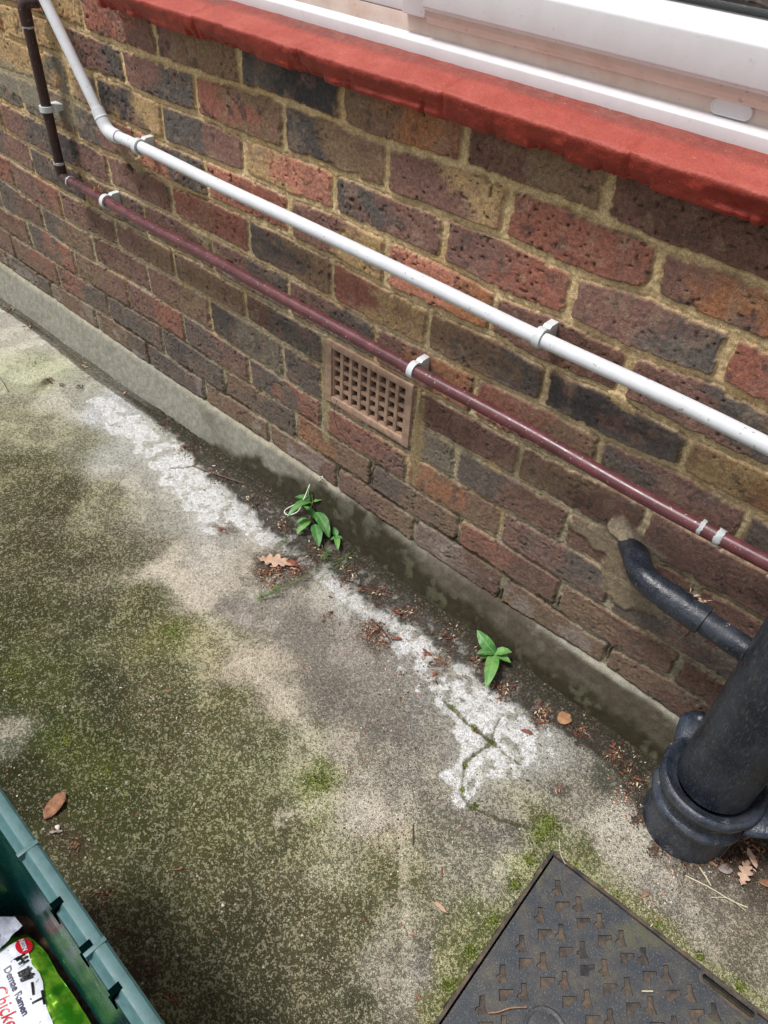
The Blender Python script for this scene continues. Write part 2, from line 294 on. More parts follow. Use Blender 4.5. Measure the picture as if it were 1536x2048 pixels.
# ------------------------------------------------------------------ brick wall
PAL = dict(P=(124,92,82), D=(92,85,80), R=(150,96,80), S=(184,124,102), O=(164,112,78), Y=(176,146,104), B=(130,105,82),
           K=(62,60,61), G=(116,109,94), M=(108,78,66), W=(148,131,120))
CC = {0:{}, 1:{-1.5:'OY',-.5:'RP',.5:'PB',1.5:'DK',2.5:'BO',3.5:'MB',4.5:'MM',5.5:'RM'},
 2:{-3:'YO',-2:'YY',-1:'PD',0:'PD',1:'RB',2:'DB',3:'PY',4:'RR',5:'PO'},
 3:{-2.5:'YY',-1.5:'YG',-.96:'YG',-.5:'KY',.5:'DP',1.5:'YS',2.5:'DP',3.5:'PR',4.5:'PD',5.5:'RY'},
 4:{-3:'GG',-2:'GB',-1:'DP',0:'SD',1:'SR',2:'PY',3:'SO',4:'PM',5:'PD'},
 5:{-2.5:'PD',-1.5:'KP',-.5:'PM',.5:'RR',1.5:'DB',2.5:'RY',3.5:'BD',4.5:'KD',5.5:'YO'},
 6:{-3:'DP',-2:'DK',-1:'BD',0:'PP',1:'PD',2:'PD',3:'PO',4:'RB',5:'DP',6:'DP'},
 7:{-3.5:'RR',-2.5:'PR',-1.5:'PM',-.5:'PB',.5:'BB',1.5:'MD',3.5:'MP',4.5:'BM',5.5:'PP'},
 8:{-3:'DM',-2:'DB',-1:'MP',0:'PB',1:'KG',2:'DD',3.5:'GG',4:'DM',5:'MP'},
 9:{-3.5:'MM',-2.5:'DR',-1.5:'BP',-.5:'PR',.5:'DP',1.5:'DR',2.5:'RP',3.5:'OB',4.5:'PD',5.5:'DD'},
 10:{-4:'PP',-3:'BR',-2:'RD',-1:'DD',0:'KD',1:'BD',2:'OB',3:'DB',4:'RM',5:'BM',6:'MM'},
 11:{-3.5:'DD',-2.5:'BB',-1.5:'BD',-.5:'DD',.5:'BB',1.5:'BP',2.5:'PB',3.5:'WM',4.5:'BB',5.5:'BM'}}
JJ[3] = [(-.96, -.2153), (-.5, -.108)] + JJ[3][1:]
wx = np.unique(np.round(np.concatenate([np.arange(-2.2, -.95, .007), np.arange(-.95, 1.56, .0021), np.arange(1.56, 3.4, .007)]), 5))
wz = np.unique(np.round(np.concatenate([np.arange(-.97, -.86, .006), np.arange(-.86, .012, .0021), np.arange(.012, .34, .004), np.arange(.34, 1.9, .008)]), 5))
X, Z = np.meshgrid(wx, wz, indexing='ij'); X = X.astype(np.float64)
Xw = X + .0048 * (fbm(X, Z, .016, 3, 20) - .5) + .0045 * (fbm(X, Z, .06, 2, 24) - .5)
Zw = Z + .0048 * (fbm(X, Z, .014, 3, 28) - .5) + .004 * (fbm(X, Z, .07, 2, 32) - .5)
def bedz(k, x):
    d = -.075 * k - (.010 if 0 < k else 0)
    if k in BB:
        px_, pz_ = zip(*BB[k]); return np.interp(x, px_, pz_)
    return np.full_like(x, d if k > 0 else -.075 * k)
beds = {k: bedz(k, wx) for k in range(-26, 14)}
D = np.full(X.shape, -1.0); colr = np.zeros(X.shape + (3,)); bh = np.zeros(X.shape); pbr = np.zeros(X.shape); U = np.zeros(X.shape)
for k in range(-25, 14):
    top = beds[k-1][:, None]; bot = beds[k][:, None]
    msk = (Z <= top) & (Z > bot)
    if not msk.any(): continue
    dz = np.minimum(top - Zw, Zw - bot)
    par = 0.0 if k % 2 == 0 else .5
    J = dict(JJ.get(k, [])); off = [(c, x - c * .225) for c, x in sorted(J.items())]
    for c in np.arange(-11, 17) + par:
        if c in J: continue
        if any(abs(c - c2) < .3 for c2 in J): continue
        J[c] = c * .225 + (float(np.interp(c, [o[0] for o in off], [o[1] for o in off])) if off else rng.uniform(-.006, .006))
    cs = sorted(J); xs = np.array([J[c] for c in cs])
    i, j = np.nonzero(msk)
    xv = Xw[i, j]; ix = np.clip(np.searchsorted(xs, xv) - 1, 0, len(xs) - 2)
    dl = xv - xs[ix]; dr = xs[ix+1] - xv; dx = np.minimum(dl, dr)
    hw = np.array([rng.uniform(.0042, .0062) for _ in xs])[ix] + (.0012 if 0 < k < 5 else 0)
    hz = .0050 if k < 8 else .0038
    if k < 5: hz = .0050
    ax = dx - hw; az = dz[i, j] - hz; rc = .006
    q = np.minimum(ax, az); inn = (ax < rc) & (az < rc)
    q = np.where(inn, rc - np.sqrt(np.maximum(rc - ax, 0)**2 + np.maximum(rc - az, 0)**2), q)
    D[i, j] = q
    u = dl / (xs[ix+1] - xs[ix]); U[i, j] = u
    tabc = []
    for c in cs[:-1]:
        code = CC.get(k, {}).get(c)
        if not code: code = random.choice(['PD','PP','RP','DP','MB','BP','RR','DB','PR','RO','OB','KD','MP'])
        tabc.append((PAL[code[0]], PAL[code[1]], rng.uniform(.93, 1.08), rng.uniform(-.0012, .0012), rng.uniform(-.012, .012), rng.uniform(-.02, .02), rng.uniform(0, 1)))
    c1 = np.array([lin(t[0]) for t in tabc])[ix]; c2 = np.array([lin(t[1]) for t in tabc])[ix]
    xx = X[i, j]; zz = Z[i, j]; so_ = ix * 3.7 + k * 1.3
    nb = fbm(xx + so_, zz * 1.3, .05, 4, 40)
    t = sst(.30, .70, u + 1.2 * (nb - .5))[:, None]
    cc = c1 * (1 - t) + c2 * t
    cc *= np.array([t_[2] for t_ in tabc])[ix][:, None]
    # flashes of a second tone, burnt blotches, sandy bloom
    fl = sst(.56, .70, fbm(xx + so_ * 2, zz, .035, 4, 46))[:, None] * .45
    cc = cc * (1 - fl) + np.array(lin((132, 96, 84))) * fl
    burn = sst(.66, .72, fbm(xx + so_, zz, .018, 3, 52))[:, None] * np.array([.35 + .65 * t_[6] for t_ in tabc])[ix][:, None]
    cc = cc * (1 - burn * .62) + np.array(lin((52, 52, 55))) * burn * .62
    pale = sst(.60, .75, fbm(xx, zz, .022, 4, 58))[:, None] * (.30 if k > 0 else .2)
    cc = cc * (1 - pale) + np.array(lin((160, 140, 116))) * pale
    # worn arrises are a little redder or sandier
    ed = (1 - sst(.001, .007, q))[:, None] * .35
    cc = cc * (1 - ed) + np.array(lin((138, 104, 80))) * ed
    colr[i, j] = cc
    pbr[i, j] = (np.array([t_[6] for t_ in tabc])[ix] * 7.3) % 1.0
    zc = zz + .075 * (k - .5)
    bh[i, j] = np.array([t_[3] for t_ in tabc])[ix] + np.array([t_[4] for t_ in tabc])[ix] * (u - .5) * .2 + np.array([t_[5] for t_ in tabc])[ix] * zc
D = D - .0045 * sst(.60, .74, fbm(X, Z, .016, 3, 62)) * (D < .010) * sst(.010, .004, D)
isb = sst(-.0002, .0018, D)
faceh = .0016 * (fbm(X, Z, .03, 4, 60) - .5) + .0016 * (fbm(X, Z, .006, 2, 64) - .5)
pits = sst(.80, .92, vn(X / .0060, Z / .0048, 70)) * sst(.62 - .3 * pbr, .74 - .3 * pbr, fbm(X, Z, .05, 2, 71))
crease = sst(.028, .0, np.abs(fbm(X, Z, .055, 4, 75) - .52)) * sst(.52, .62, fbm(X, Z, .11, 2, 79))
hb = bh + faceh + .0010 * (fbm(X * .35, Z * 2.2, .012, 3, 66) - .5) * sst(.4, .7, pbr) - .0022 * pits - .0012 * crease
hm = -.0042 + .0022 * (fbm(X, Z, .02, 3, 82) - .5) + .0022 * (fbm(X, Z, .0055, 2, 86) - .5) - .0020 * sst(-.004, 0, D)
# deeper open joints here and there in the lowest courses
low = sst(-.62, -.76, Z)
gap = low * sst(.50, .62, fbm(X, Z, .07, 3, 90)) * (1 - isb)
hm = hm - .008 * gap * sst(-.0045, -.001, D)
H = hb * isb + hm * (1 - isb)
mo_up = np.array(lin((194, 169, 128))); mo_lo = np.array(lin((156, 146, 122)))
tz = sst(-.15, -.70, Z)[..., None]
mc = mo_up * (1 - tz) + mo_lo * tz
mn = fbm(X, Z, .03, 4, 94)[..., None]
mc = mc * (.78 + .44 * mn)
och = (sst(.55, .7, fbm(X, Z, .08, 3, 98)) * (1 - low))[..., None] * .5
mc = mc * (1 - och) + np.array(lin((172, 142, 96))) * och
gm = (sst(.48, .62, fbm(X, Z, .05, 3, 102)) * sst(-.70, -.78, Z) * sst(.25, .45, X) * (1 - sst(1.0, 1.15, X)))[..., None]
mc = mc * (1 - gm) + np.array(lin((46, 50, 22))) * gm
mc = mc * (1 - .6 * gap[..., None]) 
gap2 = (sst(.56, .66, fbm(X, Z, .045, 3, 105)) * .6)[..., None] * sst(-.003, 0, D)[..., None]
mc = mc * (1 - gap2) + np.array(lin((80, 64, 48))) * gap2
b3 = isb[..., None]
C3 = colr * b3 + mc * (1 - b3)
C3 *= 1.18
C3 *= 1 - .75 * (pits * isb)[..., None]
C3 *= 1 - .35 * (crease * isb)[..., None]
du = ((.10 + sst(-.18, -.55, Z) * (.12 + .30 * fbm(X, Z, .10, 4, 108))) * isb)[..., None]
C3 = C3 * (1 - du) + np.array(lin((112, 97, 87))) * du
# bloom and grime of the lowest two courses
gr = (low * (.25 + .5 * fbm(X, Z, .12, 3, 106)))[..., None] * .55
C3 = C3 * (1 - gr) + np.array(lin((104, 94, 82))) * gr
sal = (sst(-.74, -.80, Z) * sst(.55, .70, fbm(X, Z, .04, 4, 110)) * isb)[..., None] * .5
C3 = C3 * (1 - sal) + np.array(lin((158, 148, 140))) * sal
# smears of mortar over the bricks: (x, z, rx, rz, tilt, colour, strength, fullness)
def smear(cx, cz, rx, rz, rgb, amt, rot=0.0, sd=0, flat=.003, soft=.25):
    global H, C3
    ca, sa = math.cos(rot), math.sin(rot); dx = X - cx; dz_ = Z - cz
    u = (dx * ca + dz_ * sa) / rx; v = (-dx * sa + dz_ * ca) / rz
    e = np.sqrt(u*u + v*v) + 1.1 * (fbm(X, Z, min(rx, rz) * .9, 4, 120 + sd) - .5)
    mm = sst(1.0 + soft * .5, 1.0 - soft * .5, e) * amt
    if flat is not None: H = H * (1 - mm) + (flat + .0016 * (fbm(X, Z, .012, 3, 130) - .5)) * mm
    n_ = (.86 + .28 * fbm(X, Z, .02, 3, 134))[..., None]
    C3 = C3 * (1 - mm[..., None]) + np.array(lin(rgb)) * n_ * mm[..., None]
smear(-.40, -.262, .20, .022, (140, 132, 116), .8, -.05, 1, .001)
smear(-.47, -.225, .16, .018, (150, 140, 118), .7, .0, 2, .001)
smear(-.25, -.245, .07, .028, (130, 122, 104), .6, .3, 3, .001)
smear(1.205, -.545, .075, .040, (138, 124, 104), .9, .2, 4, .0035)
smear(1.235, -.60, .045, .060, (136, 120, 98), .9, -.1, 5, .003)
smear(1.195, -.515, .022, .022, (186, 168, 142), 1, 0, 6, .007)
smear(1.27, -.628, .05, .018, (134, 120, 100), .85, -.1, 7, .003)
smear(.195, -.392, .060, .013, (168, 152, 116), .6, -.35, 8, None, .8)
smear(.245, -.425, .040, .012, (160, 152, 132), .6, -.5, 9, None, .8)
smear(-.012, -.300, .05, .016, (140, 120, 92), .9, -.2, 10, .004)
smear(.045, -.262, .05, .010, (196, 150, 126), .85, -.1, 11, .002)
smear(-.03, -.318, .012, .010, (60, 54, 48), .9, 0, 12, -.006)
smear(.55, -.60, .012, .13, (150, 136, 104), .9, 0, 13, -.001)
smear(.790, -.58, .014, .09, (146, 126, 92), .9, 0, 14, -.001)
smear(1.135, -.312, .022, .007, (186, 160, 116), .8, -.3, 15, .001)
# window opening and air brick opening are real holes
xc = (wx[:-1] + wx[1:]) / 2; zc = (wz[:-1] + wz[1:]) / 2
XC, ZC = np.meshgrid(xc, zc, indexing='ij')
keep = ~(((XC > .035) & (XC < 2.235) & (ZC > -.004) & (ZC < 1.30)) | ((XC > .553) & (XC < .768) & (ZC > -.603) & (ZC < -.468)))
Pw = np.stack([X, -H, Z], -1)
colw = np.concatenate([np.clip(C3, 0, 1), np.ones(X.shape + (1,))], -1)
wall = grid_obj('brick_wall', Pw, mw.m, keep, colw, flip=False)
tag(wall, 'weathered brick wall of red, purple, buff and grey bricks with sandy mortar, behind the pipes', 'wall')
wb = MB()   # the thickness of the wall round its two openings
wb.box((.015, .006, -.02), (.035, .24, 1.32)); wb.box((2.235, .006, -.02), (2.255, .24, 1.32)); wb.box((.035, .006, 1.30), (2.235, .24, 1.32))
wb.box((.035, .06, -.04), (2.235, .24, .0))
rv = wb.build('window_reveal', simple('reveal_brick', (128, 88, 72), .9, .2, 40, .002), wall, True)
# air brick
ab = empty('air_brick', (.66, 0, -.535), None, None); ab.parent = wall; ab['label'] = 'terracotta air brick grille with square holes'
x0, x1, z0, z1 = .551, .770, -.605, -.466
f = MB(); f.box((x0, -.002, z0), (x0+.017, .02, z1), .002); f.box((x1-.017, -.002, z0), (x1, .02, z1), .002)
f.box((x0+.016, -.0015, z1-.015), (x1-.016, .02, z1-.0005), .002); f.box((x0+.016, -.0015, z0+.0005), (x1-.016, .02, z0+.015), .002)
f.build('frame', TERRA, ab)
f = MB(); nx_, nz_ = 8, 5; gx0, gx1, gz0, gz1 = x0+.0165, x1-.0165, z0+.0145, z1-.0145
for i in range(nx_+1):
    x = gx0 + (gx1-gx0)*i/nx_; f.box((x-.0040, .003, gz0), (x+.0040, .016, gz1), .0012)
for i in range(nz_+1):
    z = gz0 + (gz1-gz0)*i/nz_
    for j in range(nx_):
        xa = gx0 + (gx1-gx0)*j/nx_ + .0038; xb = gx0 + (gx1-gx0)*(j+1)/nx_ - .0038
        f.add([(xa,.0045,z-.0036),(xb,.0045,z-.0036),(xb,.0045,z+.0036),(xa,.0045,z+.0036),(xa,.018,z-.0075),(xb,.018,z-.0075),(xb,.018,z+.0015),(xa,.018,z+.0015)],
              [(0,1,2,3),(3,2,6,7),(0,4,5,1),(4,7,6,5)])
f.build('grille', TERRA, ab)
f = MB(); f.box((x0+.01, .0185, z0+.008), (x1-.01, .03, z1-.008)); f.build('backing', simple('dusty_void', (104, 88, 74), .95, .5, 70, .002, spec=.1), ab)

# ------------------------------------------------------------------ paving
PX = [(20,640,196,192,178,.35),(100,680,204,200,186,.45),(60,740,190,192,162,.5),(160,790,188,186,170,.4),(220,810,205,205,205,.2),(50,850,160,155,128,.7),
(150,880,154,153,128,.6),(250,900,190,189,180,.35),(300,940,182,178,166,.4),(380,960,195,190,180,.3),(30,950,112,105,78,1),(120,1000,96,89,64,1),(220,1000,144,139,112,.8),
(330,1020,174,171,157,.5),(430,1040,196,192,182,.3),(60,1120,98,90,66,1),(200,1130,100,92,70,1),(270,1120,120,113,92,.9),(318,1140,200,190,172,.4),(420,1110,195,188,176,.25),
(500,1120,184,175,160,.25),(50,1250,88,84,52,1),(160,1250,92,88,62,1),(285,1220,104,99,66,1),(345,1265,128,124,72,.9),(400,1200,190,180,165,.4),(480,1230,166,157,147,.25),
(600,1250,156,147,137,.25),(700,1300,160,151,141,.25),(500,1340,195,182,162,.4),(440,1290,158,150,116,.8),(560,1400,180,170,152,.45),(660,1400,140,132,123,.35),(750,1380,148,140,131,.3),
(800,1450,140,133,125,.4),(900,1450,136,130,121,.4),(20,1350,76,80,38,.9),(100,1370,80,80,42,.9),(200,1380,82,80,52,1),(330,1380,100,95,66,1),(450,1420,118,112,78,1),
(30,1460,116,114,102,.9),(120,1475,66,74,28,.9),(200,1530,76,80,36,.9),(60,1550,58,58,30,.8),(300,1520,94,91,56,1),(400,1540,104,101,69,1),(520,1500,120,116,86,1),
(600,1500,150,145,121,.8),(645,1560,146,148,96,.9),(700,1500,166,157,143,.6),(800,1560,164,157,145,.6),(750,1600,180,172,160,.6),(880,1600,141,136,124,.7),(900,1700,150,145,130,.8),
(1000,1650,140,135,126,.7),(1000,1760,165,159,143,.8),(200,1650,75,75,40,.9),(300,1640,88,86,53,1),(420,1660,98,94,61,1),(550,1680,112,107,77,1),(150,1720,84,79,54,.9),
(260,1780,100,95,66,1),(380,1800,96,91,64,1),(480,1850,88,82,60,1),(600,1800,105,98,75,1),(680,1740,136,129,107,.9),(770,1740,120,113,82,.9),(790,1680,160,151,127,.8),
(700,1850,100,94,69,1),(830,1880,150,142,126,.8),(780,1960,152,146,132,.7),(850,1940,145,141,131,.5),(620,1950,104,97,74,1),(400,1950,104,98,73,1),(300,1900,106,99,74,1),  # colours beside the crate are lightened to make up for its cast shadow
(500,2020,96,90,68,1),(700,2030,98,93,74,1),(880,2000,128,123,86,.9),(915,1900,134,131,94,.9),(960,1850,134,132,92,.9),(1040,1740,146,144,106,.9),(1085,1655,140,138,106,.9),
(1065,1625,152,148,126,.8),(1200,1620,165,160,146,.7),(1150,1550,150,145,131,.7),(1220,1700,170,162,149,.7),(1170,1720,128,128,84,.8),(1300,1760,165,158,146,.6),(1350,1800,160,152,141,.6),
(1420,1860,150,142,126,.6),(1500,1900,140,132,116,.6),(1500,1700,104,90,80,.5),(1400,1740,140,130,118,.6),(1300,1850,132,132,84,.8),(1420,1960,152,155,108,.7),(1230,1550,110,109,98,.6),
(1180,1500,160,155,146,.6),(1100,1480,172,170,163,.4),(1230,1640,176,170,158,.6),(700,1180,180,176,168,.3),(560,1190,176,168,156,.3),(640,1180,172,166,152,.4),(250,1950,90,84,64,.9),(1536,1800,110,98,86,.5)]
gx = np.unique(np.round(np.concatenate([[-60,-20,-8,-4], np.arange(-3, -1.05, .03), np.arange(-1.05, 1.86, .00235), np.arange(1.86, 4, .03), [6, 12, 30, 60]]), 5))
gy = np.unique(np.round(np.concatenate([[-60,-20,-8,-4], np.arange(-3, -1.0, .02), np.arange(-1.0, .03, .00235), [.12, .3]]), 5))
X, Y = np.meshgrid(gx, gy, indexing='ij')
f1 = fbm(X, Y, .09, 4, 200); f2 = fbm(X, Y, .09, 4, 210)
Xd = X + .07 * (f1 - .5); Yd = Y + .07 * (f2 - .5)
acc = np.zeros(X.shape + (4,)); ws = np.zeros(X.shape)
for px, py, r_, g_, b_, a_ in PX:
    p = G(px, py); d2 = (Xd - p.x)**2 + (Yd - p.y)**2
    wgt = 1 / (d2 + 2e-4)**2.2; ws += wgt
    acc += wgt[..., None] * np.array([*lin((r_, g_, b_)), a_])
base = acc / ws[..., None]; base[..., :3] *= (1.06 + .20 * sst(.7, .95, base[..., 3]))[..., None] * (1 + sst(.7, .95, base[..., 3])[..., None] * np.array([-.03, .05, .0])); C3g = base[..., :3]; A = base[..., 3]
del acc
def pdist(pts):                       # pixel polyline with radii in pixels -> distance / radius
    P = [(G(a, b), c * mpp(G(a, b))) for a, b, c in pts]; best = np.full(X.shape, 9.0)
    for (p, r0), (q, r1) in zip(P[:-1], P[1:]):
        vx, vy = q.x - p.x, q.y - p.y; L = vx*vx + vy*vy + 1e-9
        t = np.clip(((X - p.x) * vx + (Y - p.y) * vy) / L, 0, 1)
        best = np.minimum(best, np.hypot(X - p.x - t*vx, Y - p.y - t*vy) / (r0 + (r1 - r0) * t))
    return best
def lay(mask, rgb, a=None):
    global C3g, A
    C3g = C3g * (1 - mask[..., None]) + np.array(lin(rgb)) * mask[..., None]
    if a is not None: A = A * (1 - mask) + a * mask
nA = fbm(X, Y, .05, 5, 220); nB = fbm(X, Y, .012, 3, 230); nC = fbm(X, Y, .2, 3, 236)
# olive and cream mottling of the old surface
mot = sst(.42, .62, nA); C3g *= (.86 + .28 * mot)[..., None]
gn = sst(.5, .66, fbm(X, Y, .11, 4, 240)) * sst(.55, .95, A)
C3g = C3g * (1 - .12 * gn[..., None]) + C3g * np.array([.8, 1.06, .45]) * .12 * gn[..., None]
# white lime residue
d = pdist([(195,800,18),(250,850,30),(330,905,34),(380,960,46),(440,1010,56),(500,1035,48),(555,1080,34),(620,1125,28),(665,1155,22)])
d = np.minimum(d, pdist([(685,1170,38),(740,1200,50),(800,1235,48),(850,1278,58),(900,1325,70),(950,1380,84),(990,1440,88),(975,1500,62),(925,1560,34),(918,1600,14)]))
lm = sst(1.08, .90, d + 1.7 * (fbm(X, Y, .028, 6, 250) - .5)); fleck = sst(.36, .46, nB)
halo = sst(2.4, .6, d + 1.4 * (nA - .5)); lay(halo * .45 * (.5 + .5 * fleck), (206, 204, 197), .35)
lay(lm * (.55 + .45 * fleck) * sst(.36, .40, fbm(X, Y, .022, 5, 256)), (238, 238, 238), .42)
d = pdist([(650,1155,50),(720,1220,40)]); lay(sst(1.3, .5, d + .9 * (nA - .5)) * .35 * fleck, (205, 203, 196), .2)
# damp soil in the angle of wall and paving
ds = pdist([(250,790,4),(310,835,7),(360,870,12),(400,905,20),(450,950,28),(520,1005,24),(560,1045,30),(620,1095,34),(680,1130,28),(750,1180,30),(800,1215,28),(880,1270,26),(950,1320,32),(1010,1372,28),(1080,1415,24),(1150,1458,26),(1230,1508,30),(1265,1560,32),(1285,1620,20),(1290,1650,6)])
sm = sst(1.25, .75, ds + 1.2 * (fbm(X, Y, .022, 5, 260) - .5)) * (.55 + .45 * sst(.30, .42, nB)); sm = np.maximum(sm, sst(-.078, -.058, Y + .02 * (nA - .5)) * sst(-.12, -.02, X) * (X < 1.42)); sm = sm * sst(-.9, -.2, X)
lay(sm * .92, (62, 56, 44), .35)
d = pdist([(-20,600,4),(60,650,6),(180,745,7),(310,835,8)]); m2 = sst(1.2, .8, d + .8 * (nB - .5)); lay(m2 * .7, (84, 76, 62), .3)
lay(sst(-.062, -.046, Y + .016 * (nA - .5) + .010 * (nB - .5)) * .8 * (np.abs(X) < 3), (74, 67, 54), .5)
# soft dark fringe of the soil and brown dirt under the litter heaps
lay(sst(1.9, 1.0, ds + 1.0 * (nA - .5)) * .30 * (1 - sm), (112, 104, 86), .5)
for px, py, r_, am in ((545,1125,52,.75),(585,1150,46,.7),(520,1150,34,.5),(745,1255,44,.5),(760,1290,34,.45),(450,1060,26,.5),(90,765,14,.7),(870,1345,20,.6),(880,1330,26,.5),(620,1130,40,.6),(655,1240,28,.35),(980,1330,24,.5),(1075,1440,30,.5),
                       (1470,1690,70,.8),(1500,1620,60,.8),(1430,1720,40,.5),(1380,1715,30,.4),(150,1690,40,.5),(105,1650,30,.5),(190,1800,40,.5),(280,1950,50,.5),(1120,1580,18,.5)):
    d = pdist([(px, py, r_), (px+1, py, r_)]); lay(sst(1.3, .3, d + 1.3 * (fbm(X, Y, .02, 4, 270) - .5)) * am, (78, 60, 48), .6)
# moss
for px, py, r_, am in ((345,1260,60,.45),(640,1565,46,.5),(1095,1655,40,.85),(1070,1620,30,.5),(130,1480,80,.5),(220,1545,60,.45),(30,1340,50,.6),(60,720,46,.35),(80,775,30,.35),(1030,1760,26,.7),(960,1850,30,.6),(930,1910,40,.6),(890,1990,36,.6)):
    d = pdist([(px, py, r_), (px+1, py, r_)]); lay(sst(1.3, .2, d + 1.6 * (fbm(X, Y, .018, 4, 280) - .5)) * am * .75, (108, 114, 60), .9)
d = pdist([(1104,1690,10),(1180,1755,16),(1257,1812,16),(1330,1868,14),(1394,1915,16),(1470,1966,16),(1560,2030,16)]); lay(sst(1.3, .5, d + 1.1 * (nA - .5)) * .7, (148, 150, 102), .8)
d = pdist([(1095,1690,16),(1040,1770,22),(980,1860,26),(920,1950,30),(870,2030,34)]); lay(sst(1.3, .4, d + 1.1 * (nA - .5)) * .5, (122, 126, 72), .9)
d = pdist([(0,1462,26),(40,1455,24)]); lay(sst(1.2, .6, d + 1.2 * (nA - .5)) * .7, (165, 158, 146), .8)
# mossy cracks
crk = np.full(X.shape, 9.0)
for pts in ([(888,1400,5),(915,1425,8),(945,1455,8),(985,1484,7),(1010,1508,4),(1042,1530,3)],[(985,1486,5),(955,1505,6),(932,1520,7),(926,1555,5),(924,1590,5),(945,1615,7),(1000,1640,5),(1060,1655,6)],[(984,1480,3),(990,1455,3),(1000,1436,2)],[(340,935,2),(380,932,3),(430,918,2)]):
    crk = np.minimum(crk, pdist(pts))
cm = sst(.85, .25, crk + 1.3 * (fbm(X, Y, .010, 3, 290) - .5)); lay(cm * .8, (92, 92, 52), .5)
# pale trowel edges
for pts in ([(300,1130,10),(400,1215,14),(470,1290,14),(530,1360,18),(600,1440,16),(640,1500,14)],[(560,1640,16),(640,1610,20),(720,1600,22),(800,1640,16),(810,1720,10),(815,1900,14),(820,2000,14)]):
    d = pdist(pts); lay(sst(1.6, .2, d + 1.4 * (nA - .5)) * .42 * (.4 + .6 * fleck), (214, 206, 186), .6)
big = .0035 * (nC - .5) + .0024 * (nA - .5) + .0022 * (fbm(X, Y, .007, 2, 295) - .5)
soilup = sm * (.004 + .010 * (fbm(X, Y, .02, 3, 300) - .4)) 
Zg = GZ + big * np.where(np.abs(X) < 4, 1, 0) + soilup - .003 * cm - .0008 * lm
# the pit of the manhole
MO = G(1104, 1696); me1 = Vector((.0399, -.9992, 0)); me2 = Vector((.9992, .0399, 0)); ML1, ML2 = .60, .45
a1 = (X - MO.x) * me1.x + (Y - MO.y) * me1.y; a2 = (X - MO.x) * me2.x + (Y - MO.y) * me2.y
inside = (a1 > .002) & (a1 < ML1 - .002) & (a2 > .002) & (a2 < ML2 - .002)
Zg = np.where(inside, GZ - .03, Zg)
nearp = (a1 > -.03) & (a1 < ML1 + .03) & (a2 > -.03) & (a2 < ML2 + .03) & ~inside
Zg = np.where(nearp, np.minimum(Zg, GZ + .002), Zg)
colg = np.concatenate([np.clip(C3g, 0, 1), np.clip(A, 0, 1)[..., None]], -1)
ground = grid_obj('ground', np.stack([X, Y, Zg], -1), mg.m, None, colg, flip=False)
tag(ground, kind='structure')
_gx, _gy, _gz = gx, gy, Zg
def gz(x, y):
    i = int(np.clip(np.searchsorted(_gx, x), 1, len(_gx)-1)); j = int(np.clip(np.searchsorted(_gy, y), 1, len(_gy)-1))
    return float(max(_gz[i, j], _gz[i-1, j-1], _gz[i-1, j], _gz[i, j-1]))

# ------------------------------------------------------------------ rendered plinth along the foot of the wall
mp = M('cement_render', .9, spec=.2); a = mp.attr()
g = mp.mix(a.outputs['Color'], mp.gray(mp.noise(520, 3, .7, ramp=(.25, .75)), .72, 1.3), 1.0, 'MULTIPLY')
g = mp.mix(g, mp.gray(mp.noise(60, 4, .65, ramp=(.3, .7)), .85, 1.15), 1.0, 'MULTIPLY')
mp.color(g).bump(mp.noise(600, 4, .7), .0012, .8)
px_ = np.concatenate([np.arange(-2.2, -.95, .01), np.arange(-.95, 1.6, .003), np.arange(1.6, 3.4, .01)])
prof = [(.012, -.8265), (0, -.8275), (-.003, -.829), (-.0052, -.8315), (-.0070, -.835)] + [(-.0080 - .0265 * t, -.837 - .108 * t) for t in np.linspace(.02, 1, 34)]
ps = np.array(prof); XX = np.repeat(px_[:, None], len(prof), 1); T = np.repeat(np.linspace(0, 1, len(prof))[None], len(px_), 0)
YY = np.repeat(ps[None, :, 0], len(px_), 0); ZZ = np.repeat(ps[None, :, 1], len(px_), 0)
topl = np.interp(px_, [p_[0] for p_ in BB[11]], [p_[1] for p_ in BB[11]])[:, None] + .829
ZZ = ZZ + topl * (1 - T) + .0035 * (fbm(XX, ZZ * 0 + 3, .03, 4, 310) - .5) * (1 - T)
YY = YY - .004 * (fbm(XX, ZZ, .12, 3, 314) - .5) - .0022 * (fbm(XX, ZZ, .012, 3, 318) - .5)
zz = (ZZ + .83) / -.11                                  # 0 at the top, 1 at the foot
c = np.ones(XX.shape + (3,)) * np.array(lin((141, 138, 125)))
def pl(mask, rgb):
    global c
    c = c * (1 - mask[..., None]) + np.array(lin(rgb)) * mask[..., None]
bn = fbm(XX, ZZ, .05, 4, 322)
pl(sst(.045, .0, zz + .05 * (bn - .5)) * (.75 - .45 * sst(.3, .9, XX)), (156, 148, 128))                              # pale sandy rim
pl(sst(.35, .55, XX) * .55 * (1 - sst(.0, .1, .1 - zz)), (112, 104, 90))
br_ = sst(.80, 1.0, XX); pl(br_ * .9 * sst(-.04, .05, zz + .06 * (bn - .5)), (68, 59, 47)); pl(sst(.30, .60, XX) * .60 * sst(-.05, .04, zz + .05 * (bn - .5)), (86, 79, 66))
line = lambda xs_, ys_: np.interp(XX, xs_, ys_)                   # height above which the foot is dark with damp
moss = sst(-.10, .14, zz - line([-.1, .0, .12, .22, .32, .42, .52, .60, .70, .78, .86, .95, 1.05, 1.2, 1.35, 1.5], [1.3, 1.1, .95, .66, .48, .38, .08, -.02, -.02, .04, .30, .42, .45, .50, .52, .56]) + .55 * (bn - .5))
pl(moss * .93, (52, 47, 32))
w2 = sst(.05, -.1, np.abs(XX - .13 - .12 * zz) - .035 + .12 * (bn - .5)) * sst(.05, .2, zz); pl(w2 * .6, (88, 80, 62))
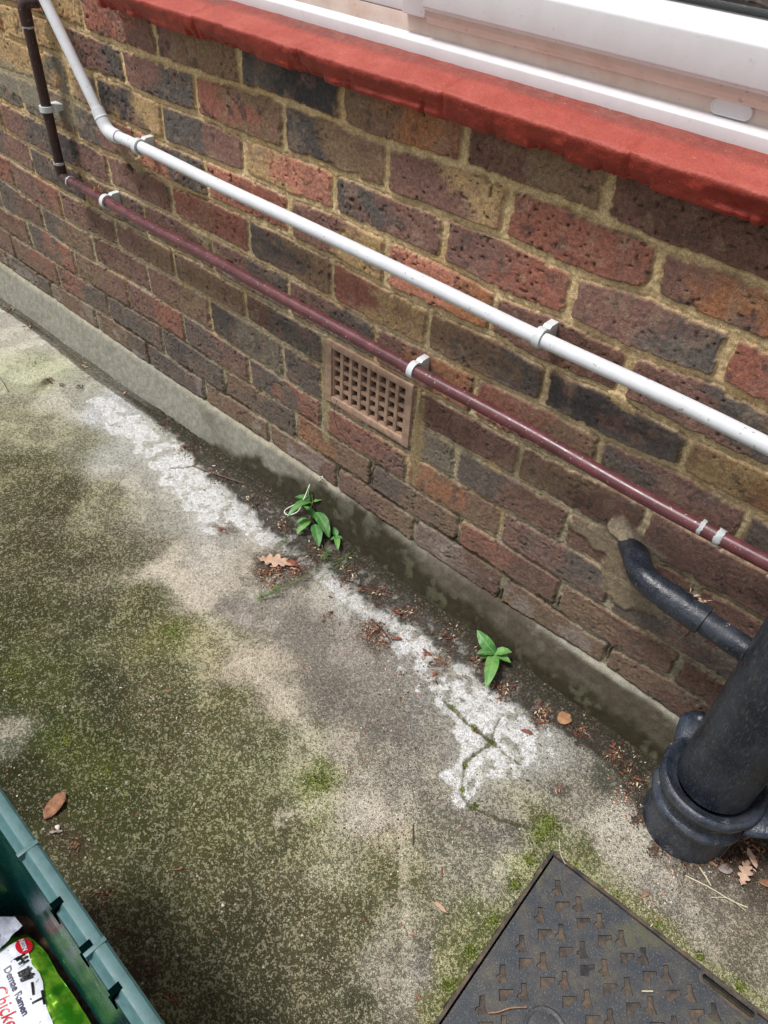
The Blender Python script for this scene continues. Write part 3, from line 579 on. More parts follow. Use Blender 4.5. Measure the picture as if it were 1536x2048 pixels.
lt = sst(.55, .68, fbm(XX, ZZ, .03, 4, 330)) * sst(.45, .6, XX) * sst(.55, .1, zz) * .22; pl(lt, (150, 148, 134))
pl(sst(.62, .72, fbm(XX, ZZ, .02, 3, 334)) * moss * .6, (98, 94, 74))
plinth = grid_obj('concrete_plinth', np.stack([XX, YY, ZZ], -1), mp.m, None, np.concatenate([c, np.ones(XX.shape + (1,))], -1), flip=True)
tag(plinth, 'low grey cement plinth with dark damp mossy stains along the foot of the brick wall', 'plinth')

# ------------------------------------------------------------------ red painted sill
sx = np.arange(.018, 2.26, .0032); npf = 46
joints = [.29, .53, .80, 1.07, 1.335, 1.60, 1.87, 2.13]
base_p = [(.06, -.016), (.0, -.015), (-.014, -.0165), (-.024, -.0185), (-.0305, -.0205), (-.0330, -.0195), (-.0352, -.0150), (-.0372, -.0080), (-.0392, -.0010), (-.0410, .0070), (-.0418, .0128), (-.0402, .0152), (-.034, .0166), (-.024, .0182), (-.012, .0204), (0, .0222), (.010, .0236), (.017, .0250), (.022, .0275), (.027, .0292), (.032, .0298), (.06, .031)]
bp = np.array(base_p); L = np.concatenate([[0], np.cumsum(np.hypot(*np.diff(bp, axis=0).T))]); ss = np.linspace(0, L[-1], npf)
ss = np.concatenate([np.linspace(0, L[3], 5)[:-1], np.linspace(L[3], L[12], 26)[:-1], np.linspace(L[12], L[-1], 17)]); npf = len(ss)
py_ = np.interp(ss, L, bp[:, 0]); pz_ = np.interp(ss, L, bp[:, 1])
XX = np.repeat(sx[:, None], npf, 1); SS = np.repeat(ss[None], len(sx), 0); YY = np.repeat(py_[None], len(sx), 0); ZZ = np.repeat(pz_[None], len(sx), 0)
front = sst(L[3], L[5], SS) * sst(L[14], L[10], SS)
YY = YY - .0045 * (fbm(XX, SS * 0, .14, 2, 350) - .5) * sst(.03, -.02, YY)
ZZ = ZZ + .0045 * (fbm(XX, SS * 0 + 5, .20, 2, 354) - .5) * sst(.03, -.0, YY)
bk = sst(L[4] - .003, L[4], SS) * sst(L[8], L[5], SS)              # broken lower arris
chip = sst(.50, .56, fbm(XX, SS * 0 + 9, .035, 5, 358))
rag = sst(.50, .60, fbm(XX, SS * 0 + 4, .012, 3, 390)) * (.3 + .7 * chip)
YY = YY + (.0075 * chip + .0035 * rag) * bk; ZZ = ZZ + (.0060 * chip + .0028 * rag) * sst(L[6], L[2], SS) * sst(L[1], L[2], SS)
ledge = sst(.5, .6, fbm(XX, SS * 0 + 2, .18, 3, 362)) * sst(.0, .35, sst(L[6], L[8], SS)) * sst(L[9], L[8] - .001, SS)
YY = YY + .0035 * ledge * front
YY = YY - .0036 * (fbm(XX, SS, .014, 3, 366) - .5) * front; ZZ = ZZ + .0012 * (fbm(XX, SS, .02, 3, 370) - .5)
for j_ in joints:
    e = np.abs(XX - j_ - .004 * (fbm(SS, XX * 0, .01, 2, 374) - .5)); gg = sst(.007, .0, e)
    YY = YY + .0035 * gg * front; ZZ = ZZ - .0022 * gg * sst(L[10], L[13], SS) * sst(.03, .0, YY)
    ZZ = ZZ + np.where(XX > j_, .0012, -.0012) * sst(.05, 0, np.abs(XX - j_)) * sst(L[12], L[10], SS)
crk_ = sst(.0016, .0003, np.abs(YY + .028 - .02 * (fbm(XX, XX * 0, .05, 3, 378) - .5))) * sst(.05, .03, np.abs(XX - 1.06)) * sst(L[12], L[13], SS)
ZZ = ZZ - .002 * crk_
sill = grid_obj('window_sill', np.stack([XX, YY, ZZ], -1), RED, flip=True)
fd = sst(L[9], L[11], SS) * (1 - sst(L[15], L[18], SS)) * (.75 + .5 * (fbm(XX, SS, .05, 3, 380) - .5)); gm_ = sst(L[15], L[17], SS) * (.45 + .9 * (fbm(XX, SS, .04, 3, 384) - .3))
for nm_, ar_ in (('lit_fade', fd), ('grime', gm_)):
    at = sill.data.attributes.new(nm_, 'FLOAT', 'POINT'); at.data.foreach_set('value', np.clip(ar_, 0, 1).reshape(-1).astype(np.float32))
tag(sill, 'red painted masonry window sill with a chipped lower edge under the white window', 'sill')
e_ = MB(); pts = [Vector((sx[0], float(YY[0, i]), float(ZZ[0, i]))) for i in range(npf)]; e_.add(pts, [tuple(range(npf))])
pts = [Vector((float(sx[-1]), float(YY[-1, i]), float(ZZ[-1, i]))) for i in range(npf)]; e_.add(pts, [tuple(range(npf))[::-1]])
e_.build('sill_end', RED, sill, False)

# ------------------------------------------------------------------ white window above the sill
win = empty('window', (1.135, .03, .03), 'white plastic window frame above the red sill', 'window')
def extr(name, prof, xa, xb, mat, parent, ang=30, n=1):
    k = len(prof); q = MB(); v = []
    for x in np.linspace(xa, xb, n+1): v += [(x, y, z) for y, z in prof]
    fc = [(i*k+j, i*k+(j+1)%k, (i+1)*k+(j+1)%k, (i+1)*k+j) for i in range(n) for j in range(k)] + [tuple(range(k))[::-1], tuple(n*k+j for j in range(k))]
    q.add(v, fc); return q.build(name, mat, parent, True, ang)
def rnd(prof, r=.002, n=3):
    out = []; k = len(prof)
    for i in range(k):
        a_, b_, c_ = Vector(prof[i-1]), Vector(prof[i]), Vector(prof[(i+1) % k])
        la, lc = (a_-b_).length, (c_-b_).length; q = min(r, la*.45, lc*.45)
        p, s_ = b_ + (a_-b_).normalized()*q, b_ + (c_-b_).normalized()*q
        for t in np.linspace(0, 1, n): out.append(tuple(p.lerp(b_, t).lerp(b_.lerp(s_, t), t)))
    return out
fy = .030
frame_p = rnd([(fy, .022), (.12, .022), (.12, .070), (fy+.020, .070), (fy+.019, .0480), (fy+.003, .0455), (fy, .0435)][::-1], .0012)
extr('frame', frame_p, .037, 2.233, UPVC, win)
f = MB(); 
for xa, xb in ((.037, .095), (2.175, 2.233)): f.box((xa, fy+.006, .0702), (xb, .12, 1.298), .003)
f.box((.095, fy+.006, 1.24), (2.175, .12, 1.298), .003); f.box((.660, fy+.0075, .0704), (.700, .12, 1.24), .002)
f.build('frame', UPVC, win)
# glazing bead of the fixed light on the left
extr('fixed_light_bead', rnd([(fy+.018, .0705), (.10, .0705), (.10, .117), (fy+.040, .117), (fy+.030, .110), (fy+.018, .092)][::-1], .002), .096, .659, UPVC, win)
extr('frame_upstand', rnd([(fy+.0185, .0470), (.10, .0470), (.10, .0695), (fy+.0185, .0695)][::-1], .001), .038, 2.232, UPVCD, win)
sash = [(fy+.015, .0645), (.11, .0645), (.11, .1415), (fy+.034, .1415), (fy+.031, .1390), (fy+.024, .1365), (fy+.021, .1315), (fy+.004, .1265), (fy, .1225), (fy, .0845), (fy+.0045, .0808), (fy+.0055, .0745), (fy+.0105, .0705), (fy+.0115, .0675), (fy+.0135, .0670)]
extr('sash_bead', rnd([(fy+.0145, .0640), (.09, .0640), (.09, .0818), (fy+.0040, .0818), (fy+.0050, .0742), (fy+.0100, .0702), (fy+.0110, .0672), (fy+.0130, .0662)][::-1], .0012), .7028, 2.1715, UPVCD, win)
sa = extr('sash', rnd(sash[::-1], .0018), .7025, 2.172, UPVC, win)
f = MB(); f.box((.7025, fy+.001, .1420), (.765, .11, 1.238), .003); f.box((2.11, fy+.001, .1420), (2.172, .11, 1.238), .003); f.box((.765, fy+.001, 1.17), (2.11, .11, 1.238), .003); f.build('sash', UPVC, win)
extr('gasket', rnd([(fy+.030, .1417), (fy+.044, .1417), (fy+.044, .1495), (fy+.033, .1485)][::-1], .001), .766, 2.109, GASK, win)
extr('gasket', rnd([(fy+.038, .1172), (fy+.048, .1172), (fy+.048, .123), (fy+.040, .122)][::-1], .001), .097, .658, GASK, win)
qg = M('patterned_glass_reflection', .12, lin((70, 58, 50)), spec=.6)
gg_ = qg.mix(lin((38, 32, 30)), lin((128, 108, 92)), qg.noise(22, 3, .5, 1.5, ramp=(.35, .7)))  # brown reflection of the surroundings painted into the pane colour
qg.color(gg_).bump(qg.vor(60), .004, .8)
f = MB(); f.box((.766, fy+.044, .1425), (2.109, fy+.050, 1.171)); f.build('glass_pane', qg.m, win, False)
f = MB(); f.box((.096, fy+.048, .1175), (.659, fy+.054, 1.239)); f.build('glass_pane', qg.m, win, False)
f = MB()
P_ = []
for i in range(28):
    t = 2*math.pi*i/28; cx_ = .0155 if math.cos(t) > 0 else -.0155
    P_.append((cx_ + .0085*math.cos(t), .0085*math.sin(t)))
for sc, yy in ((1, .0), (1, -.0025), (.93, -.0038), (.80, -.0040), (.74, -.0032)): 
    b_ = len(f.v); f.v += [Vector((1.136 + u*(sc if abs(u) < .0156 else 1)*1 - (0 if sc == 1 else (1-sc)*.0085*(1 if u > 0 else -1)), fy+.018+yy, .0575 + v*sc)) for u, v in P_]
    if b_: f.f += [(b_-28+i, b_-28+(i+1)%28, b_+(i+1)%28, b_+i) for i in range(28)]
f.f.append(tuple(len(f.v)-28+i for i in range(28)))
f.build('drain_cap', UPVC, win, True, 50)
# ------------------------------------------------------------------ small pipes on the wall
PY = -.032
wp = empty('overflow_pipe', (.60, PY, -.250), 'long white plastic overflow pipe running below the sill and bending up at the left', 'pipe')
A0 = Vector((-.235, PY+.002, .035)); A1 = Vector((-.036, PY, -.242)); A2 = Vector((1.75, PY, -.2585))
dA = (A0 - A1).normalized(); dB = (A2 - A1).normalized()
q = MB(); q.tube([A0 + dA*.35, A0, A1 + dA*.03], .0107, 24); q.build('pipe_run', WPIPE, wp, True, 50)
q = MB(); q.tube([A1 + dB*(.02 + (1.72)*i/40) + Vector((0, .001*math.sin(i*.7), .0010*math.sin(i*.5))) for i in range(41)], .0107, 24); q.build('pipe_run', WPIPE, wp, True, 50)
q = MB(); pts = [A1 + dA*.046, A1 + dA*.045] + arc(A1 + dA*.046, A1, A1 + dB*.046, .016, 6) + [A1 + dB*.036, A1 + dB*.037]
q.tube(pts, [.0107, .0132] + [.0132]*7 + [.0132, .0107], 24, False); q.tube([A1 + dA*.030, A1 + dA*.0295, A1+dA*.026, A1+dA*.0255], [.0132,.0137,.0137,.0132], 24, False)
q.tube([A1 + dB*.012, A1 + dB*.0125, A1+dB*.016, A1+dB*.0165], [.0132,.0137,.0137,.0132], 24, False); q.build('elbow', WPIPE, wp, True, 50)

bp_ = empty('copper_pipe', (.60, PY, -.405), 'long brown painted copper pipe crossing above the air brick and rising at the left', 'pipe')
B0 = Vector((-.268, PY, -.062)); B1 = Vector((-.271, PY, -.398)); B2 = Vector((1.75, PY, -.4165)); dV = (B0 - B1).normalized(); dH = (B2 - B1).normalized()
q = MB(); q.tube([B0 - dV*.02, B1 + dV*.02], .0108, 24); q.build('pipe_run', BPIPED, bp_, True, 50)
q = MB(); q.tube([B1 + dH*(.02 + 1.7*i/60) + Vector((0, .0012*math.sin(i*.45), .0012*math.sin(i*.31+1))) for i in range(61)], .0108, 24); q.build('pipe_run', BPIPE, bp_, True, 50)
q = MB(); q.tube([B1 + dV*.030, B1+dV*.0295] + arc(B1+dV*.03, B1, B1+dH*.03, .015, 7) + [B1+dH*.0295, B1+dH*.030], [.0108,.0124]+[.0124]*8+[.0124,.0108], 24, False); q.build('elbow', BPIPED, bp_, True, 50)
E1 = B0 + Vector((0, 0, .006)); E2 = E1 + Vector((.034, .034, .003))
q = MB(); q.tube([B0 - dV*.036, B0 - dV*.0355] + arc(B0 - dV*.03, E1, E2, .016, 7) + [E1.lerp(E2, .62), E1.lerp(E2, .63)], [.0108,.0126]+[.0126]*8+[.0126,.0108], 24, False); q.build('elbow', BPIPED, bp_, True, 50)
q = MB(); q.tube([E1.lerp(E2, .4), E2 + Vector((.004, .006, 0))], .0108, 20); q.build('pipe_run', BPIPE, bp_, True, 50)
def ring(c, d, w_, r_, mat, parent, name='joint_ring'):
    d = Vector(d).normalized(); c = Vector(c); q = MB(); k = 8; v0 = len(q.v)
    q.tube([c - d*w_/2, c - d*w_*.45, c - d*w_*.15, c + d*w_*.2, c + d*w_*.45, c + d*w_/2], [r_-.0012, r_, r_+.0002, r_-.0002, r_, r_-.0012], 26, False)
    for v in q.v: v += d*random.uniform(-.0014, .0014)
    return q.build(name, mat, parent, True, 60)
ring(B1 + dV*.0315, dV, .006, .0122, SOLD, bp_); ring(B1 + dH*.0335, dH, .005, .0122, SOLD, bp_)
ring(B0 - dV*.037, dV, .005, .0120, SOLD, bp_)
ring((1.308, PY, -.4125), dH, .0055, .0118, SOLD, bp_); ring((1.333, PY, -.4128), dH, .010, .0121, SOLD, bp_)
q = MB(); q.tube([(1.3105, PY, -.4125), (1.329, PY, -.4128)], .0113, 24, False); q.build('joint_sleeve', BPIPE, bp_)

def clip(name_lbl, c, d, up):    # saddle clip: block on the wall and an open ring round the pipe
    d = Vector(d).normalized(); c = Vector(c); up = Vector(up).normalized()
    t = empty('pipe_clip', c, name_lbl, 'clip', 'white plastic clips holding the two small pipes')
    out = Vector((0, -1, 0)); w_ = .0058
    q = MB(); n = 30; v = []; ri, ro = .0112, .0150
    A_ = [math.radians(-150 + 300*i/n) for i in range(n+1)]
    for a in A_:
        u = out*math.cos(a) + up*math.sin(a)
        th = ro + (.0012 if abs(abs(a) - math.radians(150)) < .3 else 0)
        v += [c - d*w_ + u*ri, c - d*w_ + u*th, c + d*w_ + u*th, c + d*w_ + u*ri]
    f = [(i*4+j, i*4+(j+1)%4, (i+1)*4+(j+1)%4, (i+1)*4+j) for i in range(n) for j in range(4)] + [(3,2,1,0), (n*4, n*4+1, n*4+2, n*4+3)]
    q.add(v, f); q.build('ring', CLIPM, t, True, 40)
    q = MB(); y0 = .0105; v = []
    hw_ = .0145
    for s_, y in ((.8, y0), (1.0, y0+.004), (1.0, -PY + .001)):
        yy = c.y + y
        for a, b in ((-1,-1),(1,-1),(1,1),(-1,1)):
            p = Vector((c.x, yy, c.z)) + d*(a*.0062) + up*(b*hw_*s_); v.append(p)
    q.add(v, [(i*4+j, i*4+(j+1)%4, (i+1)*4+(j+1)%4, (i+1)*4+j) for i in range(2) for j in range(4)] + [(3,2,1,0),(8,9,10,11)])
    o = q.build('base', CLIPM, t, False)
    return t
clip('white clip on the white pipe just right of its elbow', (.068, PY, A1.z + dB.z*.10), dB, (0,0,1))
clip('white clip on the white pipe in the right half of the wall', (1.008, PY, A1.z + dB.z*1.04), dB, (0,0,1))
clip('white clip on the brown pipe near its lower left elbow', (-.096, PY, B1.z + dH.z*.175), dH, (0,0,1))
clip('white clip on the brown pipe at the top right corner of the air brick', (.792, PY, B1.z + dH.z*1.06), dH, (0,0,1))
clip('white clip on the upright brown pipe at the left', (-.2695, PY, -.252), dV, (1,0,0))

# ------------------------------------------------------------------ big black soil pipe and the branch into it
SX, SY = 1.492, -.089
sp = empty('soil_pipe', (SX, SY, GZ), 'thick black cast iron soil pipe with a collar at the paving', 'drainpipe')
q = MB(); q.lathe(SX, SY, [(.058, -.785), (.058, -.6), (.0582, -.4), (.058, -.1), (.058, .6), (.058, 1.9)], 64); q.build('pipe_shaft', SOIL, sp, True, 50)
prof = [(.052, -.800), (.060, -.795), (.067, -.789), (.0735, -.785), (.0785, -.788), (.0800, -.795), (.0790, -.803), (.0740, -.809), (.0695, -.815), (.0680, -.826), (.0685, -.838), (.0725, -.841), (.0765, -.845), (.0775, -.851), (.0740, -.857), (.0690, -.861), (.0690, -.875), (.0700, -.90), (.0715, -.93), (.0730, -.97)]
def soft(p, n=3):
    out = []
    for i in range(len(p)-1):
        for t in range(n): out.append((p[i][0]+(p[i+1][0]-p[i][0])*t/n, p[i][1]+(p[i+1][1]-p[i][1])*t/n))
    return out + [p[-1]]
q = MB(); q.lathe(SX, SY, soft(prof, 2), 72)
for v in q.v: 
    k = math.sin(v.x*90)*math.sin(v.y*110+v.z*70); v.x += .0009*k; v.z += .0011*math.sin(v.x*55+1) + .018*(v.x-SX)*(1 if v.z > -.87 else 0)
q.build('socket', SOILC, sp, True, 60)
def lug(ang, L_, z0, nm='fixing_lug'):
    a = R(ang); d = Vector((math.cos(a), math.sin(a), 0)); s_ = Vector((-d.y, d.x, 0)); c = Vector((SX, SY, 0)); q = MB(); v = []; n = 20; k = 9
    for i in range(k):
        t = i/(k-1); rr = .066 + L_*t; hw_ = .046*(1-.45*t**1.3); hh = .0150*(1-.25*t) 
        if i == k-1: hw_ *= .45; hh *= .45
        cc = c + d*rr + Vector((0, 0, z0 + .010*t))
        for j in range(n):
            b = 2*math.pi*j/n; v.append(cc + s_*hw_*math.cos(b) + Vector((0,0,1))*hh*math.sin(b))
    q.add(v, [(i*n+j, i*n+(j+1)%n, (i+1)*n+(j+1)%n, (i+1)*n+j) for i in range(k-1) for j in range(n)] + [tuple((k-1)*n+j for j in range(n))])
    bz = c + d*(.066+L_*.72) + Vector((0,0,z0+.012)); q.lathe(bz.x, bz.y, [(0, bz.z+.014), (.009, bz.z+.012), (.013, bz.z+.006), (.014, bz.z-.004)], 20)
    q.build(nm, SOILC, sp, True, 60)
lug(128, .052, -.800); lug(6, .045, -.812)

br = empty('waste_pipe', (1.30, -.055, -.54), 'short black plastic waste pipe curving out of the wall and into the thick black pipe', 'pipe')
K1 = W(1286, 1158, -.056); K2 = W(1500, 1306, -.060); K0 = W(1266, 1096, .0); K0 = K1 + (K0-K1)*1.35; dK = (K2-K1).normalized()
q = MB(); pts = arc(K0, K1, K2, .022, 10); q.tube([K0] + pts + [K1 + dK*.046], [.0205]*13, 28); q.build('elbow', SOIL, br, True, 50)
q = MB(); q.tube([K1 + dK*.040, K1 + dK*.0405, K1 + dK*.100, K1 + dK*.1005], [.019, .0222, .0222, .019], 28); q.build('coupling', SOIL, br, True, 50)
q = MB(); q.tube([K1 + dK*.095, K2], .0183, 28); q.build('pipe_run', SOIL, br, True, 50)

# ------------------------------------------------------------------ manhole cover
MC = M('cast_iron', .48, lin((52, 56, 62)), .0, .5)
g = MC.mix(lin((54, 58, 64)), lin((80, 76, 70)), MC.noise(18, 6, .75, ramp=(.4, .68)))
g = MC.mix(g, lin((92, 78, 62)), MC.math('MULTIPLY', MC.noise(34, 5, .75, ramp=(.52, .74)), .55))
g = MC.mix(g, lin((88, 90, 62)), MC.math('MULTIPLY', MC.noise(9, 4, .7, ramp=(.55, .7)), .5))
g = MC.mix(g, lin((150, 152, 150)), MC.math('MULTIPLY', MC.noise(520, 2, .6, ramp=(.60, .66)), .35))
MC.color(g).rough(MC.rng(MC.noise(90, 4, .6), .2, .8, .36, .68)).bump(MC.noise(420, 4, .7), .0009, .7)
RUST = M('rusty_iron', .8, spec=.25)
g = RUST.mix(lin((84, 76, 68)), lin((116, 98, 80)), RUST.noise(90, 5, .7, ramp=(.3, .7)))
g = RUST.mix(g, lin((46, 48, 52)), RUST.noise(30, 5, .75, ramp=(.34, .72)))
RUST.color(g).bump(RUST.noise(300, 4, .7), .0012, .8)
mh = empty('manhole_cover', (MO.x, MO.y, GZ), 'rectangular dark iron manhole cover with raised tread pattern and a rusty edge', 'manhole cover')
mh.rotation_euler = (0, 0, math.atan2(me2.y, me2.x)); 
def mlocal(o): o.parent = mh; return o
ZT = -.0015
q = MB(); fw = .0068
# frame (thin upright rim), local x along e2, local -y along e1
q.box((.001, -ML1+.001, -.03), (fw, -.001, ZT+.0015), .0012); q.box((ML2-fw, -ML1+.001, -.03), (ML2-.001, -.001, ZT+.0015), .0012)
q.box((fw+.0002, -fw, -.03), (ML2-fw-.0002, -.001, ZT+.0012), .0012); q.box((fw+.0002, -ML1+.001, -.03), (ML2-fw-.0002, -ML1+fw, ZT+.0012), .0012)
for v in q.v: v.z += random.uniform(-.0005, .0005)
mlocal(q.build('frame', RUST.m, None, True, 40))
px0, px1, py0, py1 = fw+.003, ML2-fw-.003, -ML1+fw+.003, -fw-.003
# slot for the lifting key is a real hole in the plate: build the plate round it
U_ = lambda p: ((Vector(p)-MO).dot(me2), -(Vector(p)-MO).dot(me1))
s0 = U_(G(1417, 1959)); s1 = U_(G(1496, 2023)); ky = (s0[1]+s1[1])/2 - .0; kx0, kx1 = s0[0]-.003, s1[0]+.003; kr = .0062
q = MB(); n = 10
slot = [(kx1 + kr*math.cos(R(-90+180*i/n)), ky + kr*math.sin(R(-90+180*i/n))) for i in range(n+1)] + [(kx0 + kr*math.cos(R(90+180*i/n)), ky + kr*math.sin(R(90+180*i/n))) for i in range(n+1)]
import bmesh
def plate(outer, holes, z0, z1):
    bm = bmesh.new(); es = []
    for loop in [outer] + holes:
        vs = [bm.verts.new((x, y, z1)) for x, y in loop]; es += [bm.edges.new((vs[i], vs[(i+1) % len(vs)])) for i in range(len(vs))]
    bmesh.ops.triangle_fill(bm, use_beauty=True, edges=es)
    for fc in bm.faces:
        if fc.normal.z < 0: fc.normal_flip()
    bed = [e for e in bm.edges if len(e.link_faces) == 1]
    r_ = bmesh.ops.extrude_edge_only(bm, edges=bed)
    for v in [g_ for g_ in r_['geom'] if isinstance(g_, bmesh.types.BMVert)]: v.co.z = z0
    bmesh.ops.recalc_face_normals(bm, faces=bm.faces)
    bm.verts.index_update(); out = ([v.co.copy() for v in bm.verts], [[v.index for v in fc.verts] for fc in bm.faces]); bm.free(); return out
q = MB(); q.box((kx0-.02, ky-.014, -.022), (kx1+.02, ky+.014, -.014)); mlocal(q.build('keyhole_pan', simple('mud', (62, 54, 40), .95, .4, 120, .002), None, False))
# raised lip round the keyhole
q = MB(); lipo = [(kx1 + (kr+.004)*math.cos(R(-90+180*i/n)), ky + (kr+.004)*math.sin(R(-90+180*i/n))) for i in range(n+1)] + [(kx0 + (kr+.004)*math.cos(R(90+180*i/n)), ky + (kr+.004)*math.sin(R(90+180*i/n))) for i in range(n+1)]
sl2 = [(x, y) for x, y in slot]
q.add(*plate(lipo, [sl2], ZT, ZT+.0012)); mlocal(q.build('keyhole_lip', RUST.m, None, False))
# pads: two mirrored boot-shaped treads on a lattice
O1 = U_(G(1104 + 0, 1696 + 0)); LA = U_(G(1024+165/3, 1536+730/3)); LB = U_(G(1024+1090/3, 1536+1500/3)); va = ((LB[0]-LA[0])/7, (LB[1]-LA[1])/7)
LC = U_(G(1024+180/3, 1536+990/3)); LD = U_(G(1024+290/3, 1536+825/3)); vb = (LC[0]-LD[0], LC[1]-LD[1])
va = (va[0], 0.0); vb = (0.0, vb[1])
def l2(px, py): u = U_(G(px, py)); return u
pc = l2(1104, 1850); ix_ = Vector((l2(1134, 1850)[0]-pc[0], l2(1134, 1850)[1]-pc[1])) / 30; iy_ = Vector((l2(1104, 1820)[0]-pc[0], l2(1104, 1820)[1]-pc[1])) / 30   # one photo pixel right / up there
ix_ = ix_ * .92; iy_ = iy_ * .92
gam = [(0,0),(27,0),(27,-9),(20,-9),(15,-13),(14,-20),(0,-20)]
tee = [(2,0),(12,0),(13,-16),(18,-32),(2,-33),(2,-28),(-5,-25),(-4,-20),(2,-17)]
pockets = []; ix_ = ix_*1.10; iy_ = iy_*1.10
def pad(org, poly):
    P = [Vector(org) + ix_*(x-8) + iy_*(y+10) for x, y in poly]
    if not all(px0+.003 < p.x < px1-.003 and py0+.003 < p.y < py1-.003 for p in P): return
    if any(kx0-.018 < p.x < kx1+.018 and abs(p.y-ky) < .016 for p in P): return
    if any((p - BOSS).length < .034 for p in P): return
    pockets.append([(p.x + random.uniform(-.0004, .0004), p.y + random.uniform(-.0004, .0004)) for p in P])
BOSS = Vector((l2(1090, 2062)))
for i in range(-10, 16):
    for j in range(-6, 14):
        o = Vector((LA[0] + va[0]*i + vb[0]*j, LA[1] + va[1]*i + vb[1]*j)); pad(o, gam)
        o2 = o + Vector(((va[0]-vb[0])/2, (va[1]-vb[1])/2)); pad(o2, tee)
q = MB(); q.add(*plate([(px0, py0), (px1, py0), (px1, py1), (px0, py1)], [slot] + pockets, -.012, ZT)); mlocal(q.build('plate', MC.m, None, False))
gxx = np.linspace(px0, px1, 130); gyy = np.linspace(py0, py1, 170); XX, YY = np.meshgrid(gxx, gyy, indexing='ij')
ZZ = ZT - .0046 + .0022*(fbm(XX, YY, .02, 3, 500)) ; ZZ = np.where((XX > kx0-.008) & (XX < kx1+.008) & (np.abs(YY-ky) < .008), -.0155, ZZ)
mlocal(grid_obj('pocket_dirt', np.stack([XX, YY, ZZ], -1), RUST.m))
q = MB(); q.lathe(BOSS.x, BOSS.y, [(0, ZT+.002), (.020, ZT+.002), (.0235, ZT+.0008), (.026, ZT+.0024), (.029, ZT+.0024), (.031, ZT)], 48); mlocal(q.build('boss', MC.m, None))
q = MB()
lp = [U_(G(*p)) for p in ((1397, 1925), (1404, 1936), (1404, 1955), (1440, 1995), (1470, 2019), (1502, 2046))]
q.tube([(x, y, ZT+.0004) for x, y in lp], .0016, 6); mlocal(q.build('key_plate_edge', MC.m, None))

# ------------------------------------------------------------------ green recycling crate
CRI = M('dark_green_plastic', .22, lin((8, 58, 56)), spec=.5)
g = CRI.mix(lin((8, 58, 58)), lin((22, 78, 74)), CRI.noise(9, 5, .6, ramp=(.35, .7)))
g = CRI.mix(g, lin((120, 140, 138)), CRI.math('MULTIPLY', CRI.noise(260, 3, .7, ramp=(.64, .72)), .3))
CRI.color(g).rough(CRI.rng(CRI.noise(14, 5, .7), .3, .7, .16, .38))
CRM = simple('weathered_green_rim', (74, 108, 109), .5, .18, 60, .0003, dirt=(72, 102, 104), dirt_amt=.5, dsc=30, spots=((60, 76, 76), 240, .5))
cr = empty('recycling_crate', (1.10, -1.05, GZ), 'open green plastic recycling crate with litter inside', 'crate')
x0c, x1c, y0c, y1c, zt, zb = .80, 1.42, -1.26, -.849, -.570, -.925
def rrect(x0, y0, x1, y1, r, n=7):
    out = []
    for cx, cy, a in ((x1-r, y1-r, 0), (x0+r, y1-r, 90), (x0+r, y0+r, 180), (x1-r, y0+r, 270)):
        for i in range(n+1): out.append((cx + r*math.cos(R(a+90*i/n)), cy + r*math.sin(R(a+90*i/n))))
    return out
def ring_pts(ins, z, r=.045, nseg=24):
    P = rrect(x0c+ins, y0c+ins, x1c-ins, y1c-ins, max(r-ins*.3, .02)); out = []
    for i in range(len(P)):                 # subdivide the long straights
        a, b = Vector(P[i]), Vector(P[(i+1) % len(P)]); k = max(1, int((b-a).length/.012))
        out += [a.lerp(b, t/k) for t in range(k)]
    return [Vector((p.x, p.y, z)) for p in out]
def loft(levels, mat, name, close=None):
    q = MB(); rings = [ring_pts(*l) for l in levels]; k = min(len(r_) for r_ in rings)
    base_n = len(rings[0])
    rs = []
    for r_ in rings:                        # resample to the same count
        r_ = r_ + [r_[0]]; Ls = [0]
        for i in range(len(r_)-1): Ls.append(Ls[-1] + (r_[i+1]-r_[i]).length)
        rs.append([r_[0].copy()]*0 + [Vector((float(np.interp(t*Ls[-1], Ls, [p.x for p in r_])), float(np.interp(t*Ls[-1], Ls, [p.y for p in r_])), r_[0].z)) for t in [i/220 for i in range(220)]])
    v = [p for r_ in rs for p in r_]; n = 220
    q.add(v, [(i*n+j, i*n+(j+1)%n, (i+1)*n+(j+1)%n, (i+1)*n+j) for i in range(len(rs)-1) for j in range(n)])
    if close == 'end': q.f.append(tuple((len(rs)-1)*n+j for j in range(n)))
    return q.build(name, mat, cr, True, 35)
loft([(.040, zb), (.012, zt-.05), (.011, zt-.030), (.010, zt-.012)], CRI.m, 'outer_wall')
loft([(.0105, zt-.014), (.0015, zt-.015), (0, zt-.012), (0, zt-.003), (.0025, zt), (.008, zt+.0012), (.014, zt+.0005), (.0165, zt-.002), (.019, zt-.0065), (.0225, zt-.0085), (.0235, zt-.012)], CRM, 'rim')
loft([(.0235, zt-.010), (.0250, zt-.05), (.0300, zt-.10), (.053, zb+.025), (.056, zb+.012), (.066, zb+.006), (.09, zb+.005)], CRI.m, 'inner_wall', 'end')
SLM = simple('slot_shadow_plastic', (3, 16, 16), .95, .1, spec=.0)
for px, py in ((118, 1788), (176, 1874), (235, 1957)):       # dark raised boxes painted as the shade inside notches of the rim
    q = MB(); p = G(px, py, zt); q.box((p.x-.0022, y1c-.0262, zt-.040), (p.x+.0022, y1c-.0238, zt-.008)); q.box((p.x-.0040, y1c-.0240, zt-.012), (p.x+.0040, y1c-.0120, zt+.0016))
    q.build('rim_slot_shade', SLM, cr, False)
for px, py in ((52, 1686), (196, 1872)):
    q = MB(); p = G(px, py, zt); q.box((p.x-.0028, y1c-.0240, zt-.011), (p.x+.0028, y1c+.0004, zt+.0018), .001); q.build('rim_rib', CRM, cr, True)

